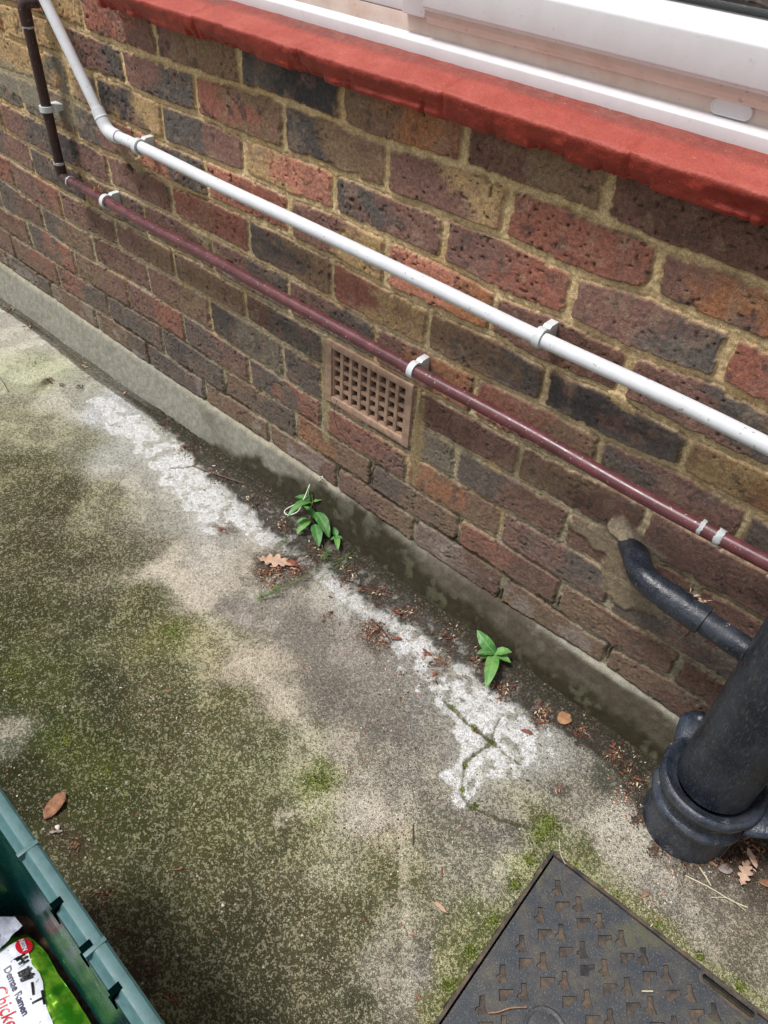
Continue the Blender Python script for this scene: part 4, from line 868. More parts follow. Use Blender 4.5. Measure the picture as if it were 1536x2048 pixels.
CRM4 = Matrix.Translation((1.10, -1.059, 0)) @ Matrix.Rotation(R(-2.1), 4, 'Z') @ Matrix.Translation((-1.10, 1.05, 0))
cr.matrix_world = CRM4 @ Matrix.Translation((1.10, -1.05, GZ))
# ------------------------------------------------------------------ rubbish in the crate
ZP = -.850
soilc = simple('rotten_leaf_mould', (66, 50, 38), .95, .5, 140, .003, dirt=(110, 82, 58), dirt_amt=.6, dsc=90)
xs_ = np.linspace(x0c+.052, x1c-.052, 150); ys_ = np.linspace(y0c+.052, y1c-.050, 90)
XX, YY = np.meshgrid(xs_, ys_, indexing='ij'); ZZ = -.893 + .022*(fbm(XX, YY, .05, 4, 400)) + .010*fbm(XX, YY, .01, 3, 406)
mould = grid_obj('leaf_mould', np.stack([XX, YY, ZZ], -1), soilc, flip=False)
mould.data.transform(CRM4)
tag(mould, 'dark leaf mould covering the bottom of the green crate', 'leaf mould', kind='stuff')
PK_O = G(24, 1948, ZP); PK_U = (G(64, 2046, ZP) - PK_O).normalized(); PK_V = Vector((-PK_U.y, PK_U.x, 0))
if (G(90, 1950, ZP) - PK_O).dot(PK_V) < 0: PK_V = -PK_V
def pk(px, py): d = G(px, py, ZP) - PK_O; return (d.dot(PK_U), d.dot(PK_V))
def pkpoint(u, v, up=0.0):
    return PK_O + PK_U*u + PK_V*v + Vector((0, 0, pkz(u, v) + up))
e_r = [pk(*p) for p in ((30, 1872), (52, 1868), (72, 1884), (95, 1910), (114, 1946), (133, 1974), (155, 2002), (172, 2030), (184, 2052))]
def pkz(u, v):
    ru = min(1, max(0, (u+.062)/.05)); 
    edge = float(np.interp(u, [p[0] for p in e_r], [p[1] for p in e_r])); t = max(0.0, min(1.0, (edge - v)/.045))
    x_, y_ = np.array([u]), np.array([v])
    cr_ = .007*(abs(float(fbm(x_, y_, .035, 2, 420)[0]) - .5)) + .004*(abs(float(fbm(x_, y_, .018, 2, 424)[0]) - .5))
    return .020*math.sin(t*math.pi/2)*min(1, ru+.2) + cr_*2.2*min(1, t*3)*(1.0 - .5*t)
FOIL = M('green_foil', .24, lin((70, 140, 20)), .55, .6)
g = FOIL.mix(lin((70, 150, 30)), lin((150, 205, 60)), FOIL.noise(45, 3, .6, ramp=(.35, .65))); FOIL.color(g).bump(FOIL.noise(42, 2, .5), .004, .6)
PACKW = simple('glossy_packet_white', (226, 228, 236), .22, .03, 60, .0006, spots=((90, 70, 50), 140, .7))
INK = simple('black_ink', (30, 28, 32), .35, .1, 60, .0); INKR = simple('red_ink', (206, 60, 60), .3, .05, 60, .0); INKN = simple('navy_ink', (54, 52, 84), .35, .05, 60, .0)
pkt = empty('noodle_packet', PK_O, 'crumpled green and white noodle packet lying in the crate', 'food packet')
us = np.linspace(-.062, .135, 90); vs = np.linspace(-.11, .10, 100); P = np.zeros((len(us), len(vs), 3)); kp = np.ones((len(us)-1, len(vs)-1), bool)
for i, u in enumerate(us):
    e = float(np.interp(u, [p[0] for p in e_r], [p[1] for p in e_r])) + .003*(float(fbm(np.array([u]), np.array([.5]), .03, 2, 440)[0]) - .5)
    for j, v in enumerate(vs):
        vv = -.11 + (e + .11) * (j/(len(vs)-1)); P[i, j] = pkpoint(u, vv)
P[..., 2] += .0002 * rng.uniform(-1, 1, P.shape[:2]); fo = grid_obj('foil', P, FOIL.m, flip=True);  fo.parent = pkt; fo.data.transform(Matrix.Translation(-PK_O))
w_r = [pk(*p) for p in ((30, 1896), (45, 1884), (56, 1895), (64, 1914), (71, 1938), (84, 1952), (92, 1972), (96, 2000), (103, 2027), (113, 2052))]
P = np.zeros((90, 60, 3)); us = np.linspace(w_r[0][0]+.001, .135, 90)
for i, u in enumerate(us):
    e = float(np.interp(u, [p[0] for p in w_r], [p[1] for p in w_r])); s_ = -.060 - .02*math.sin(u*30)
    for j in range(60): P[i, j] = pkpoint(u, s_ + (e - s_)*j/59, .0022)
fo = grid_obj('printed_panel', P, PACKW, flip=True); fo.parent = pkt; fo.data.transform(Matrix.Translation(-PK_O))
dg = bpy.context.evaluated_depsgraph_get()
def lettering(name, txt, mat, u0, v0, size, sx_=1.0, bold=0.0, shear=0.0, ang=0.0, space=1.0, up=.0012):
    c = bpy.data.curves.new(name, 'FONT'); c.body = txt; c.size = size; c.offset = bold; c.shear = shear; c.space_character = space; c.resolution_u = 3
    t = bpy.data.objects.new('tmp', c); COL.objects.link(t); bpy.context.view_layer.update()
    me = bpy.data.meshes.new_from_object(t.evaluated_get(bpy.context.evaluated_depsgraph_get())); bpy.data.objects.remove(t)
    me.name = name; o = bpy.data.objects.new(name, me); COL.objects.link(o); me.materials.clear(); me.materials.append(mat)
    ca, sa = math.cos(R(ang)), math.sin(R(ang))
    for v in me.vertices:
        x, y = v.co.x*sx_, v.co.y; u, w_ = u0 + x*ca - y*sa, v0 + x*sa + y*ca
        v.co = pkpoint(u, w_, up) - PK_O
    o.parent = pkt; return o
# text runs along +u with its top towards +v
lettering('lettering', 'Demae Ramen', INKN, -.001, -.0035, .0122, .92, .0003, up=.0034)
lettering('lettering', 'Chicken', INKR, .013, -.0245, .0240, .80, .0001, .25, up=.0034)
for ch, px, py, sz, an in (('\u51fa', 50, 1934, .0165, 8), ('\u524d', 61, 1958, .0165, -2), ('\u4e00', 76, 1984, .017, -12), ('\u4e01', 86, 2008, .020, -8)):
    a_ = pk(px, py); lettering('lettering', ch, INK, a_[0] - sz*.5, a_[1] - sz*.36, sz, 1.0, .0007, ang=an, up=.0034)
lo = pk(54, 1899); n = 26; q = MB(); v = [pkpoint(lo[0], lo[1], .0030)]
for k in range(1, 7): v += [pkpoint(lo[0] + .0125*k/6*math.cos(2*math.pi*i/n), lo[1] + .0088*k/6*math.sin(2*math.pi*i/n), .0030) for i in range(n)]
q.add(v, [(0, 1+i, 1+(i+1)%n) for i in range(n)] + [(1+k*n+i, 1+(k+1)*n+i, 1+(k+1)*n+(i+1)%n, 1+k*n+(i+1)%n) for k in range(5) for i in range(n)])
q.build('logo', simple('logo_red', (204, 30, 48), .3, .03, 60, 0), pkt, True, 0)
lettering('lettering', 'NISSIN', PACKW, lo[0]-.0105, lo[1]-.0026, .0072, .86, .0003, up=.0044)
# silvery wrapper
def sheet(name, corners, z, mat, label, cat, wr=.006, n=30, thick=None, sd=0):
    a, b, c, d = [G(px, py, z) for px, py in corners]; P = np.zeros((n, n, 3))
    for i in range(n):
        for j in range(n):
            s_, t = i/(n-1), j/(n-1); p = a.lerp(b, s_).lerp(d.lerp(c, s_), t)
            h = abs(float(fbm(np.array([p.x]), np.array([p.y]), .025, 3, 430+sd)[0]) - .5)*2*wr; P[i, j] = (p.x, p.y, z + h + wr*.6*math.sin(3.0*s_+sd)*.5)
    o = grid_obj(name, P, mat, flip=False); return tag(o, label, cat)
sheet('paper_wrapper', ((-40, 1845), (30, 1834), (45, 1852), (-10, 1915)), -.828, simple('silvery_wrapper', (196, 200, 216), .3, .12, 50, .002, spots=((40, 40, 50), 120, .8)), 'crumpled pale silvery wrapper at the top end of the noodle packet', 'wrapper', .010)

# ------------------------------------------------------------------ leaves, plants and litter
def leafmat(name, c1, c2, rough=.6, sp=.3): 
    q = M(name, rough, spec=sp); g = q.mix(lin(c1), lin(c2), q.noise(60, 5, .7, ramp=(.3, .7))); g = q.mix(g, q.gray(q.noise(500, 3, .6), .8, 1.2), 1, 'MULTIPLY'); q.color(g).bump(q.noise(300, 3, .6), .0006, .7); return q.m
GREEN = M('weed_leaf', .42, spec=.4); a = GREEN.attr('vein')
g = GREEN.mix(lin((66, 118, 56)), lin((92, 146, 74)), GREEN.noise(40, 4, .6, ramp=(.3, .7))); g = GREEN.mix(g, lin((138, 172, 108)), GREEN.math('MULTIPLY', a.outputs['Fac'], .5))
GREEN.color(g).bump(GREEN.noise(260, 3, .6), .0007, .8); GREEN.b.inputs['Subsurface Weight'].default_value = .0
GREEN.b.inputs['Transmission Weight'].default_value = 0.0
GREENS = [GREEN.m]
for k_, (ca_, cb_) in enumerate((((52, 104, 50), (78, 128, 66)), ((84, 134, 62), (112, 158, 84)))):
    qx = M('weed_leaf_tone', .48, spec=.35); ax_ = qx.attr('vein'); gx_ = qx.mix(lin(ca_), lin(cb_), qx.noise(50, 5, .7, ramp=(.3, .7))); gx_ = qx.mix(gx_, lin((138, 168, 108)), qx.math('MULTIPLY', ax_.outputs['Fac'], .5))
    gx_ = qx.mix(gx_, lin((126, 110, 66)), qx.math('MULTIPLY', qx.noise(120, 3, .6, ramp=(.68, .74)), .8)); qx.color(gx_).bump(qx.noise(260, 3, .6), .0007, .8); GREENS.append(qx.m)
GREEND = leafmat('grass_blade', (82, 112, 60), (120, 142, 84)); STEMM = leafmat('weed_stem', (112, 150, 80), (140, 168, 96))
BRN = leafmat('brown_leaf', (122, 84, 62), (160, 116, 88), .8); TAN = leafmat('tan_leaf', (176, 142, 120), (198, 168, 146), .8); GRYL = leafmat('grey_leaf', (128, 116, 110), (160, 148, 142), .8)
RDL = leafmat('red_brown_litter', (116, 64, 50), (152, 92, 70), .8); DKL = leafmat('dark_litter', (66, 42, 34), (98, 64, 48), .9); STRAW = leafmat('straw', (196, 184, 150), (214, 204, 178), .8); TWG = leafmat('twig', (92, 78, 64), (128, 112, 94), .9); ORL = leafmat('orange_litter', (146, 102, 72), (172, 132, 98), .8)
def weed_leaf(base, tip, wid, parent, nrm=(0,0,1), arch=.15, fold=.25, tipp=.5, n=16, m_=8, mat=None, droop=0.0):
    base, tip = Vector(base), Vector(tip); d = tip - base; L_ = d.length; d.normalize(); nr = Vector(nrm); nr = (nr - d*nr.dot(d)).normalized(); s_ = d.cross(nr)
    P = np.zeros((n+1, m_+1, 3)); vein = np.zeros((n+1, m_+1))
    for i in range(n+1):
        t = i/n; wv = (math.sin(math.pi*min(1, t**.75))**.8)*(1 if t < .95 else .8) * wid/2 + .0006
        if t > 1-1e-6: wv = .0002
        for j in range(m_+1):
            q = (j/m_)*2-1; h = arch*L_*math.sin(math.pi*t) - droop*L_*t*t + fold*wv*abs(q) + .03*wid*math.sin(t*22+abs(q)*3)*abs(q)
            p = base + d*L_*t + s_*wv*q + nr*h; P[i, j] = p
            vein[i, j] = max(1 - abs(q)*5, .6*(1 if abs(((t*7 - abs(q)*1.6) % 1) - .5) > .43 else 0))
    o = grid_obj('leaf', P, mat or random.choice(GREENS)); a = o.data.attributes.new('vein', 'FLOAT', 'POINT'); a.data.foreach_set('value', vein.reshape(-1).astype(np.float32))
    o.data.transform(Matrix.Translation(-Vector(parent.location))); o.parent = parent; return o
def stem(pts, r_, parent, name='stem', mat=None):
    q = MB(); q.tube(pts, r_, 7); return q.build(name, mat or STEMM, parent)
g1 = -.905
w1 = empty('weed_plant', G(625, 1052, GZ+.004), 'tallest green weed with long pointed leaves at the plinth beside the white string', 'weed')
rt = G(628, 1046, GZ+.006); j1 = G(622, 1014, -.895); j2 = G(626, 1004, -.880); j3 = G(622, 975, -.865); side = G(620, 1040, -.915)
stem([rt, side, j1, j2], [.0016, .0015, .0014, .0012], w1); stem([j2, j3], [.0012, .0008], w1); stem([side, G(619, 1038, -.91)], .0012, w1)
for b, bz_, t, tz_, wd, kw in (((627,1003),-.880,(684,997),-.872,.018,{}),((624,1005),-.880,(574,1034),-.872,.017,dict(arch=.2)),((632,1024),-.888,(659,1076),-.905,.026,dict(arch=.12)),((630,1048),-.912,(638,1094),-.918,.024,dict(arch=.12)),
     ((620,1040),-.908,(594,1068),-.915,.020,{}),((631,1038),-.905,(608,1012),-.892,.014,{}),((622,1000),-.875,(620,972),-.845,.010,dict(nrm=(-.3,-.9,.2))),((620,1003),-.885,(590,994),-.885,.016,{}),((618,1040),-.915,(592,1046),-.920,.012,{}),((624,1008),-.888,(612,1003),-.878,.010,{})):
    weed_leaf(G(*b, bz_), G(*t, tz_), wd, w1, **kw)
w2 = empty('weed_plant', G(673, 1078, GZ+.004), 'tiny green weed seedling close to the plinth, right of the tallest weed', 'weed')
c2_ = G(673, 1075, -.915); stem([G(674, 1082, GZ+.004), c2_], .0009, w2)
for t, wd in (((667,1054),.012),((676,1099),.012),((660,1080),.007),((685,1077),.008)): weed_leaf(c2_, G(*t, -.912), wd, w2, arch=.12)
w3 = empty('weed_plant', G(990, 1312, GZ+.004), 'green weed with broad rounded leaves growing alone against the plinth', 'weed')
c3_ = G(989, 1307, -.903); stem([G(990, 1318, GZ+.002), c3_], [.0022, .0016], w3)
for t, tz_, wd, kw in (((954,1260),-.880,.024,dict(nrm=(-.2,-.5,.8),arch=.14)),((972,1377),-.905,.024,dict(arch=.14,fold=.12)),((953,1307),-.895,.017,dict(arch=.14)),((1024,1304),-.895,.017,dict(arch=.14)),((960,1316),-.906,.012,dict(arch=.05)),((1022,1325),-.905,.014,dict(arch=.05))):
    weed_leaf(c3_, G(*t, tz_), wd, w3, n=20, **kw)
def grass(name, label, root, blades, r_=.0007):
    t = empty('grass_tuft', G(*root, GZ+.003), label, 'grass')
    q = MB()
    for pts in blades: q.tube([G(x, y, z) for x, y, z in pts], [r_*(1-.6*i/(len(pts)-1)) for i in range(len(pts))], 5)
    q.build('blades', GREEND, t); return t
Z0 = GZ + .004
grass('g', 'thin sprawling green grass stems lying on the paving below the weeds', (600, 1150), [
 [(715,1110,Z0),(690,1115,Z0+.012),(650,1128,Z0+.016),(610,1150,Z0+.012),(560,1180,Z0+.01),(512,1200,Z0)], [(712,1118,Z0),(680,1140,Z0+.01),(640,1152,Z0+.01)], [(712,1105,Z0),(665,1140,Z0+.015),(600,1180,Z0+.006)],
 [(640,1140,Z0),(590,1162,Z0+.01),(540,1180,Z0+.008),(515,1190,Z0)], [(645,1150,Z0),(636,1165,Z0+.008),(632,1180,Z0)], [(545,1110,Z0),(590,1105,Z0+.006),(640,1110,Z0)], [(700,1112,Z0),(670,1112,Z0+.02),(640,1104,Z0+.024)],
 [(708,1100,Z0),(680,1122,Z0+.018),(655,1134,Z0+.01)], [(560,1165,Z0),(545,1185,Z0+.006),(520,1200,Z0)], [(600,1160,Z0),(560,1172,Z0+.01),(535,1176,Z0+.006)], [(520,1160,Z0),(518,1200,Z0+.004),(524,1250,Z0)], [(705,1125,Z0),(707,1135,Z0+.006),(708,1142,Z0)]])
def feather(px, py, px2, py2, n, ln, label):
    t = empty('feathery_weed', G(px, py, GZ+.003), label, 'weed'); q = MB(); a, b = G(px, py, Z0), G(px2, py2, Z0+.016)
    q.tube([a, a.lerp(b, .5) + Vector((0,0,.004)), b], .0006, 5)
    for i in range(n):
        s_ = a.lerp(b, (i+.5)/n); ang = random.uniform(0, 6.28); e = s_ + Vector((math.cos(ang)*ln, math.sin(ang)*ln, random.uniform(.0, .008)))
        q.tube([s_, s_.lerp(e, .5) + Vector((0,0,.002)), e], .0004, 4)
    q.build('sprig', GREEND, t)
feather(515, 1198, 560, 1180, 46, .011, 'feathery green sprig at the left tip of the grass stems'); feather(648, 1122, 655, 1100, 40, .011, 'feathery green sprig below the tallest weed')
feather(560, 1095, 575, 1078, 18, .008, 'small feathery green sprig left of the tallest weed')
# string
q = MB(); S0 = W(645, 953, -.012)
def cv(P_, n=10):
    out = []
    for i in range(len(P_)-1):
        p0, p1, p2, p3 = P_[max(i-1,0)], P_[i], P_[i+1], P_[min(i+2, len(P_)-1)]
        for k in range(n):
            t = k/n; out.append(.5*((2*p1) + (p2-p0)*t + (2*p0-5*p1+4*p2-p3)*t*t + (3*p1-p0-3*p2+p3)*t**3))
    return out + [P_[-1]]
q.tube(cv([S0, G(634, 957, -.84), G(621, 967, -.85), G(612, 988, -.87), G(605, 1001, -.88), G(590, 1009, -.90), G(573, 1018, -.92), G(569, 1025, -.924), G(577, 1030, -.922), G(594, 1024, -.915), G(604, 1010, -.90), G(618, 990, -.88), G(632, 968, -.85), S0 + Vector((.002, -.002, -.002))]), .0012, 8)
tag(q.build('string', simple('white_string', (232, 228, 214), .7, .08, 300, .0006)), 'loop of white string hanging from the joint above the plinth behind the tallest weed', 'string')
q = MB(); q.tube(cv([W(674, 800, -.004), W(668, 822, -.012), W(672, 848, -.012), W(682, 868, -.010), W(700, 886, -.004)]), .0006, 6)
tag(q.build('thread', simple('dark_thread', (48, 42, 38), .7, .1)), 'thin dark thread hanging from the lower left corner of the air brick', 'thread')

OAK = [(0,-1),(.10,-.86),(.32,-.74),(.20,-.56),(.46,-.44),(.52,-.30),(.22,-.20),(.56,.02),(.60,.18),(.26,.22),(.44,.48),(.36,.60),(.16,.56),(.20,.84),(0,1),(-.18,.82),(-.15,.56),(-.38,.60),(-.42,.44),(-.24,.22),(-.58,.16),(-.54,0),(-.20,-.20),(-.50,-.30),(-.46,-.46),(-.18,-.56),(-.30,-.76),(-.08,-.86)]
OVAL = [(.0,-1),(.28,-.7),(.48,-.25),(.52,.15),(.38,.6),(.14,.92),(0,1),(-.14,.92),(-.38,.6),(-.52,.15),(-.48,-.25),(-.28,-.7)]
ROUND = [(math.cos(a)*.95*(1+.05*math.sin(3*a)), math.sin(a)*1.0) for a in [2*math.pi*i/16 for i in range(16)]]
FRAG = [(.0,-1),(.25,-.75),(.38,-.2),(.30,.1),(.48,.35),(.34,.7),(.10,.95),(-.20,.7),(-.34,.35),(-.22,.0),(-.38,-.4),(-.12,-.8)]
def flat_leaf(kind, a, b, mat, label, ratio=1.0, curl=.25, grp=None, lift=.002, tw=0.0):
    pa, pb = G(*a), G(*b); c = (pa+pb)/2; L_ = (pb-pa).length/2; ax = (pb-pa).normalized(); sx_ = Vector((ax.y, -ax.x, 0)); base = gz(c.x, c.y) + lift
    poly = dict(oak=OAK, oval=OVAL, round=ROUND, frag=FRAG)[kind]; bm = bmesh.new()
    vs = [bm.verts.new((x*ratio*L_, y*L_, 0)) for x, y in poly]; es = [bm.edges.new((vs[i], vs[(i+1) % len(vs)])) for i in range(len(vs))]
    bmesh.ops.triangle_fill(bm, use_beauty=True, edges=es); bmesh.ops.subdivide_edges(bm, edges=bm.edges[:], cuts=2, use_grid_fill=True)
    ph = random.uniform(0, 6); v_ = []
    for v in bm.verts:
        x, y = v.co.x/L_, v.co.y/L_
        z = curl*L_*(x*x*1.2 + .35*math.sin(y*2.6+ph)*y + .25*math.sin(x*5+ph)*math.cos(y*4)) + .05*L_*random.uniform(-1, 1) + tw*x*L_
        v.co = (v.co.x, v.co.y, z)
    mn = min(v.co.z for v in bm.verts)
    bmesh.ops.recalc_face_normals(bm, faces=bm.faces)
    for v in bm.verts: z = v.co.z - mn; p = sx_*v.co.x + ax*v.co.y; v.co = (p.x, p.y, z)
    me = bpy.data.meshes.new('leaf'); bm.to_mesh(me); bm.free(); me.materials.append(mat); me.polygons.foreach_set('use_smooth', [True]*len(me.polygons))
    o = bpy.data.objects.new('fallen_leaf', me); COL.objects.link(o); o.location = (c.x, c.y, base)
    md = o.modifiers.new('thickness', 'SOLIDIFY'); md.thickness = .0004
    return tag(o, label, 'leaf', grp)
flat_leaf('oak', (515, 1118), (588, 1132), TAN, 'pale lobed oak leaf on the litter heap below the weeds', .8, .22)
flat_leaf('frag', (572, 1120), (600, 1136), RDL, 'curled red brown leaf at the right end of the pale oak leaf', .8, .5)
flat_leaf('oval', (90, 1642), (132, 1588), BRN, 'large crinkled brown leaf on the mossy paving beside the green crate', 1.0, .45)
flat_leaf('round', (1116, 1450), (1137, 1435), ORL, 'small round orange leaf on the paving near the black pipe', 1.0, .2)
flat_leaf('frag', (1040, 1461), (1066, 1468), RDL, 'small red oval leaf left of the round orange leaf', .8, .15)
flat_leaf('oval', (1434, 1738), (1464, 1742), GRYL, 'grey oval leaf in the leaf heap right of the manhole cover', 1.3, .3)
flat_leaf('oak', (1478, 1775), (1494, 1722), TAN, 'lobed tan oak leaf in the middle of the leaf heap by the black pipe', .8, .25, lift=.006)
flat_leaf('oval', (1507, 1745), (1487, 1704), TAN, 'pale narrow leaf lying on top of the leaf heap by the black pipe', .7, .4, lift=.014)
flat_leaf('frag', (1500, 1690), (1520, 1706), ORL, 'curled yellow brown leaf at the upper edge of the leaf heap', .8, .6)
flat_leaf('oval', (1515, 1765), (1545, 1772), BRN, 'brown leaf cut by the right side of the view', 1.0, .3)
flat_leaf('frag', (862, 1802), (898, 1828), TAN, 'small folded brown leaf on the paving left of the manhole cover', .5, .7)
flat_leaf('frag', (1012, 1922), (1030, 1900), STRAW, 'pale straw coloured leaf scrap on the tread of the manhole cover', .4, .5, lift=.006)
flat_leaf('frag', (342, 1742), (368, 1738), BRN, 'thin curled brown leaf on the open mossy paving', .4, .4)
flat_leaf('frag', (830, 1988), (843, 2000), BRN, 'small dark brown leaf scrap by the lower left edge of the manhole cover', .8, .4)
flat_leaf('frag', (844, 1299), (864, 1312), RDL, 'curled red brown leaf on the white patch left of the lone broad-leaved weed', .6, .6)
flat_leaf('frag', (783, 1279), (805, 1278), RDL, 'small orange red leaf scrap at the right of the lower litter heap', .8, .3)
flat_leaf('frag', (779, 1220), (805, 1236), RDL, 'long curled brown leaf scrap on the white patch near the soil', .45, .6)
flat_leaf('frag', (1283, 1795), (1297, 1788), ORL, 'small orange leaf scrap above the right edge of the manhole cover', .8, .2)
flat_leaf('frag', (128, 1664), (98, 1668), GRYL, 'scrap of dried grey leaf below the large crinkled brown leaf', .6, .4)
def twig(label, pts, r_=.0011, mat=None, name='twig', cat='twig'):
    P_ = [];
    for k, (x, y, h) in enumerate(pts): p = G(x, y); p.z = max(gz(p.x, p.y), GZ-.001) + r_ + h; P_.append(p)
    q = MB(); q.tube(cv(P_, 5), r_, 6, wob=.12); return tag(q.build(name, mat or TWG), label, cat)
twig('long pale straw on the paving right of the manhole cover', [(1370,1752,.001),(1420,1778,.002),(1460,1802,.001),(1494,1816,.001)], .0010, STRAW)
twig('thin straw lying across the long pale straw', [(1420,1796,.001),(1455,1800,.004),(1490,1822,.001)], .0006, STRAW)
twig('short pale twig beside the long pale straw', [(1398,1736,.001),(1410,1755,.002),(1421,1773,.001)], .0011, STRAW)
twig('brown stalk rising from the leaf heap towards the black pipe', [(1434,1722,.001),(1460,1690,.006),(1488,1656,.008)], .0016, TWG)
twig('second brown stalk in the leaf heap', [(1445,1725,.001),(1470,1692,.010),(1484,1662,.012)], .0012, DKL)
twig('grey curved twig in the soil at the foot of the plinth, above the weeds', [(385,932,.001),(420,948,.004),(455,962,.003),(490,973,.001)], .0012, TWG)
twig('thin dark twig on the paving at the left edge of the view', [(0,757,.001),(8,768,.001),(17,784,.001)], .0012, TWG)
twig('thin brown twig standing out on the lower litter heap', [(742,1240,.001),(765,1262,.003),(782,1286,.001)], .0011, DKL)
twig('straight dark twig on the paving left of the manhole cover', [(826,1650,.001),(827,1670,.001),(826,1690,.001)], .0009, DKL)
twig('short red twig on the paving left of the manhole cover', [(883,1735,.001),(884,1754,.001)], .0013, RDL)
twig('curly orange twig on the lower part of the manhole cover', [(975,2028,.004),(995,2026,.005),(1020,2018,.005),(1052,2016,.004)], .0009, ORL)
twig('small straw on the middle of the manhole cover', [(1282,1984,.004),(1304,1984,.004)], .0011, STRAW)
twig('thin straw stuck in the moss at the top corner of the manhole cover', [(1118,1680,.001),(1120,1710,.005),(1130,1730,.004)], .0006, STRAW)
twig('small brown twig on the paving below the crate side', [(325,1990,.001),(345,2004,.001)], .0011, BRN)
twig('thin curved root fibre on the paving above the manhole cover', [(1352,1732,.001),(1352,1755,.002),(1360,1774,.001)], .0006, TWG)
def stone(px, py, r_, mat, label):
    p = G(px, py); q = MB(); n = 9; v = []
    for i in range(n):
        a = math.pi*i/(n-1)
        for j in range(12):
            b = 2*math.pi*j/12; k = 1 + .16*math.sin(3*b+px) * math.sin(a) + .08*math.cos(2*a+py); v.append((p.x + r_*k*math.sin(a)*math.cos(b), p.y + r_*.8*k*math.sin(a)*math.sin(b), gz(p.x, p.y) + r_*.35 + r_*.6*math.cos(a)))
    q.add(v, [(i*12+j, (i+1)*12+j, (i+1)*12+(j+1)%12, i*12+(j+1)%12) for i in range(n-1) for j in range(12)]); o = q.build('pebble', mat); return tag(o, label, 'pebble')
PALE = simple('pale_stone', (206, 200, 188), .8, .1, 90, .001)
stone(1208, 1851, .0035, PALE, 'small white pebble near the middle of the manhole cover'); stone(1284, 2036, .0045, PALE, 'cream pebble low on the manhole cover'); stone(116, 1656, .0045, PALE, 'small white snail-like pebble below the large crinkled brown leaf')
stone(446, 1811, .003, PALE, 'white grit stone on the open paving'); 
def clod(px, py, r_, label):
    p = G(px, py); q = MB()
    for i in range(60):
        a = random.uniform(0, 6.28); d_ = r_*math.sqrt(random.random())*1.1; c = Vector((p.x + d_*math.cos(a)*1.2, p.y + d_*math.sin(a)*.8, GZ + .002 + (r_-d_)*.45*random.random())); s_ = r_*random.uniform(.10, .24)
        v = [c + Vector((random.uniform(-1,1), random.uniform(-1,1), random.uniform(-1,1)))*s_ for _ in range(4)]; q.add(v, [(0,1,2),(0,2,3),(0,3,1),(1,3,2)])
    tag(q.build('soil_clump', DKL, None, False), label, 'soil clump')
clod(161, 776, .012, 'darkest crumb of soil on the pale paving at the left'); clod(99, 762, .013, 'crumbly patch of brown soil left of the darkest crumb'); clod(124, 771, .008, 'small reddish crumb of soil between the other two crumbs')
# litter: tiny curled scraps and bits, far too many to count
def litter(name, label, spots, mats, n, smin, smax, zr=.004, kind='curl'):
    bits = [MB() for _ in mats]
    W_ = [s_[3] for s_ in spots]; 
    for i in range(n):
        cx, cy, r_, _ = random.choices(spots, W_)[0]; a = random.uniform(0, 6.28); rr = r_*abs(random.gauss(0, .55)); p = G(cx + rr*math.cos(a), cy + rr*math.sin(a))
        if p.y > -.036: p.y = -.036 - random.random()*.02
        zz_ = gz(p.x, p.y) + random.random()**2*zr; L_ = random.uniform(smin, smax); w_ = L_*random.uniform(.12, .38); an = random.uniform(0, 6.28); d = Vector((math.cos(an), math.sin(an), random.uniform(-.15, .25))); s_ = Vector((-d.y, d.x, random.uniform(-.5, .5))).normalized(); k = 6; v = []; cu = random.uniform(-.5, .5); up_ = random.uniform(.05, .30)
        for t in range(k+1):
            q_ = t/k; ww = w_*math.sin(math.pi*(.12+.8*q_)); c = Vector((p.x, p.y, zz_ + .0005)) + d*L_*(q_-.5) + s_*L_*cu*(q_-.5)**2 + Vector((0,0,up_*L_*math.sin(math.pi*q_)*random.uniform(.7,1.2)))
            v += [c - s_*ww/2 + Vector((0,0,w_*.3)), c, c + s_*ww/2 + Vector((0,0,w_*.3))]
        f = [(t*3+j, (t+1)*3+j, (t+1)*3+j+1, t*3+j+1) for t in range(k) for j in range(2)]
        bits[random.choices(range(len(mats)), [1/(1+.25*m_) for m_ in range(len(mats))])[0]].add(v, f)
    me_v = []; me_f = []; mi = []
    for i, b in enumerate(bits):
        o_ = len(me_v); me_v += b.v; me_f += [tuple(x+o_ for x in f) for f in b.f]; mi += [i]*len(b.f)
    o = obj(name, me_v, me_f, None, None, True, mats, mi); return tag(o, label, 'leaf litter', kind='stuff')
heaps = [(555,1138,34,2.2),(590,1140,24,1.2),(520,1150,24,.8),(745,1262,30,1.8),(770,1285,22,.8),(700,1250,20,.4),(445,1060,20,.5),(655,1235,18,.4),(540,1170,30,.7),(870,1350,20,.5),(880,1320,26,.6),(850,1310,22,.4),(985,1375,22,.5),(1000,1400,22,.4),(1085,1445,26,.8),
         (1470,1680,40,2.0),(1500,1720,36,1.6),(1440,1720,34,1.0),(1515,1640,26,.8),(1118,1580,8,.3),(690,1170,30,.6),(730,1180,30,.6),(800,1230,24,.5),(1255,1540,22,.6),(1340,1730,60,.4)]
litter('leaf_litter', 'small curled red brown leaf scraps gathered in heaps on the paving', heaps, [RDL, DKL, ORL, TAN], 950, .003, .0100)
litter('leaf_litter', 'thin line of brown debris along the foot of the plinth', [(x, y, r_, 1) for x, y, r_ in ((360,900,22),(430,945,26),(500,1000,24),(560,1050,22),(630,1100,24),(700,1140,26),(760,1185,24),(820,1225,22),(890,1275,22),(950,1325,22),(1010,1375,22),(1080,1420,24),(1160,1465,26),(1230,1510,24),(1265,1570,16),(60,655,16),(20,620,12),(170,735,12),(250,790,10))], [DKL, TWG, RDL, STRAW], 1300, .002, .009, .003)
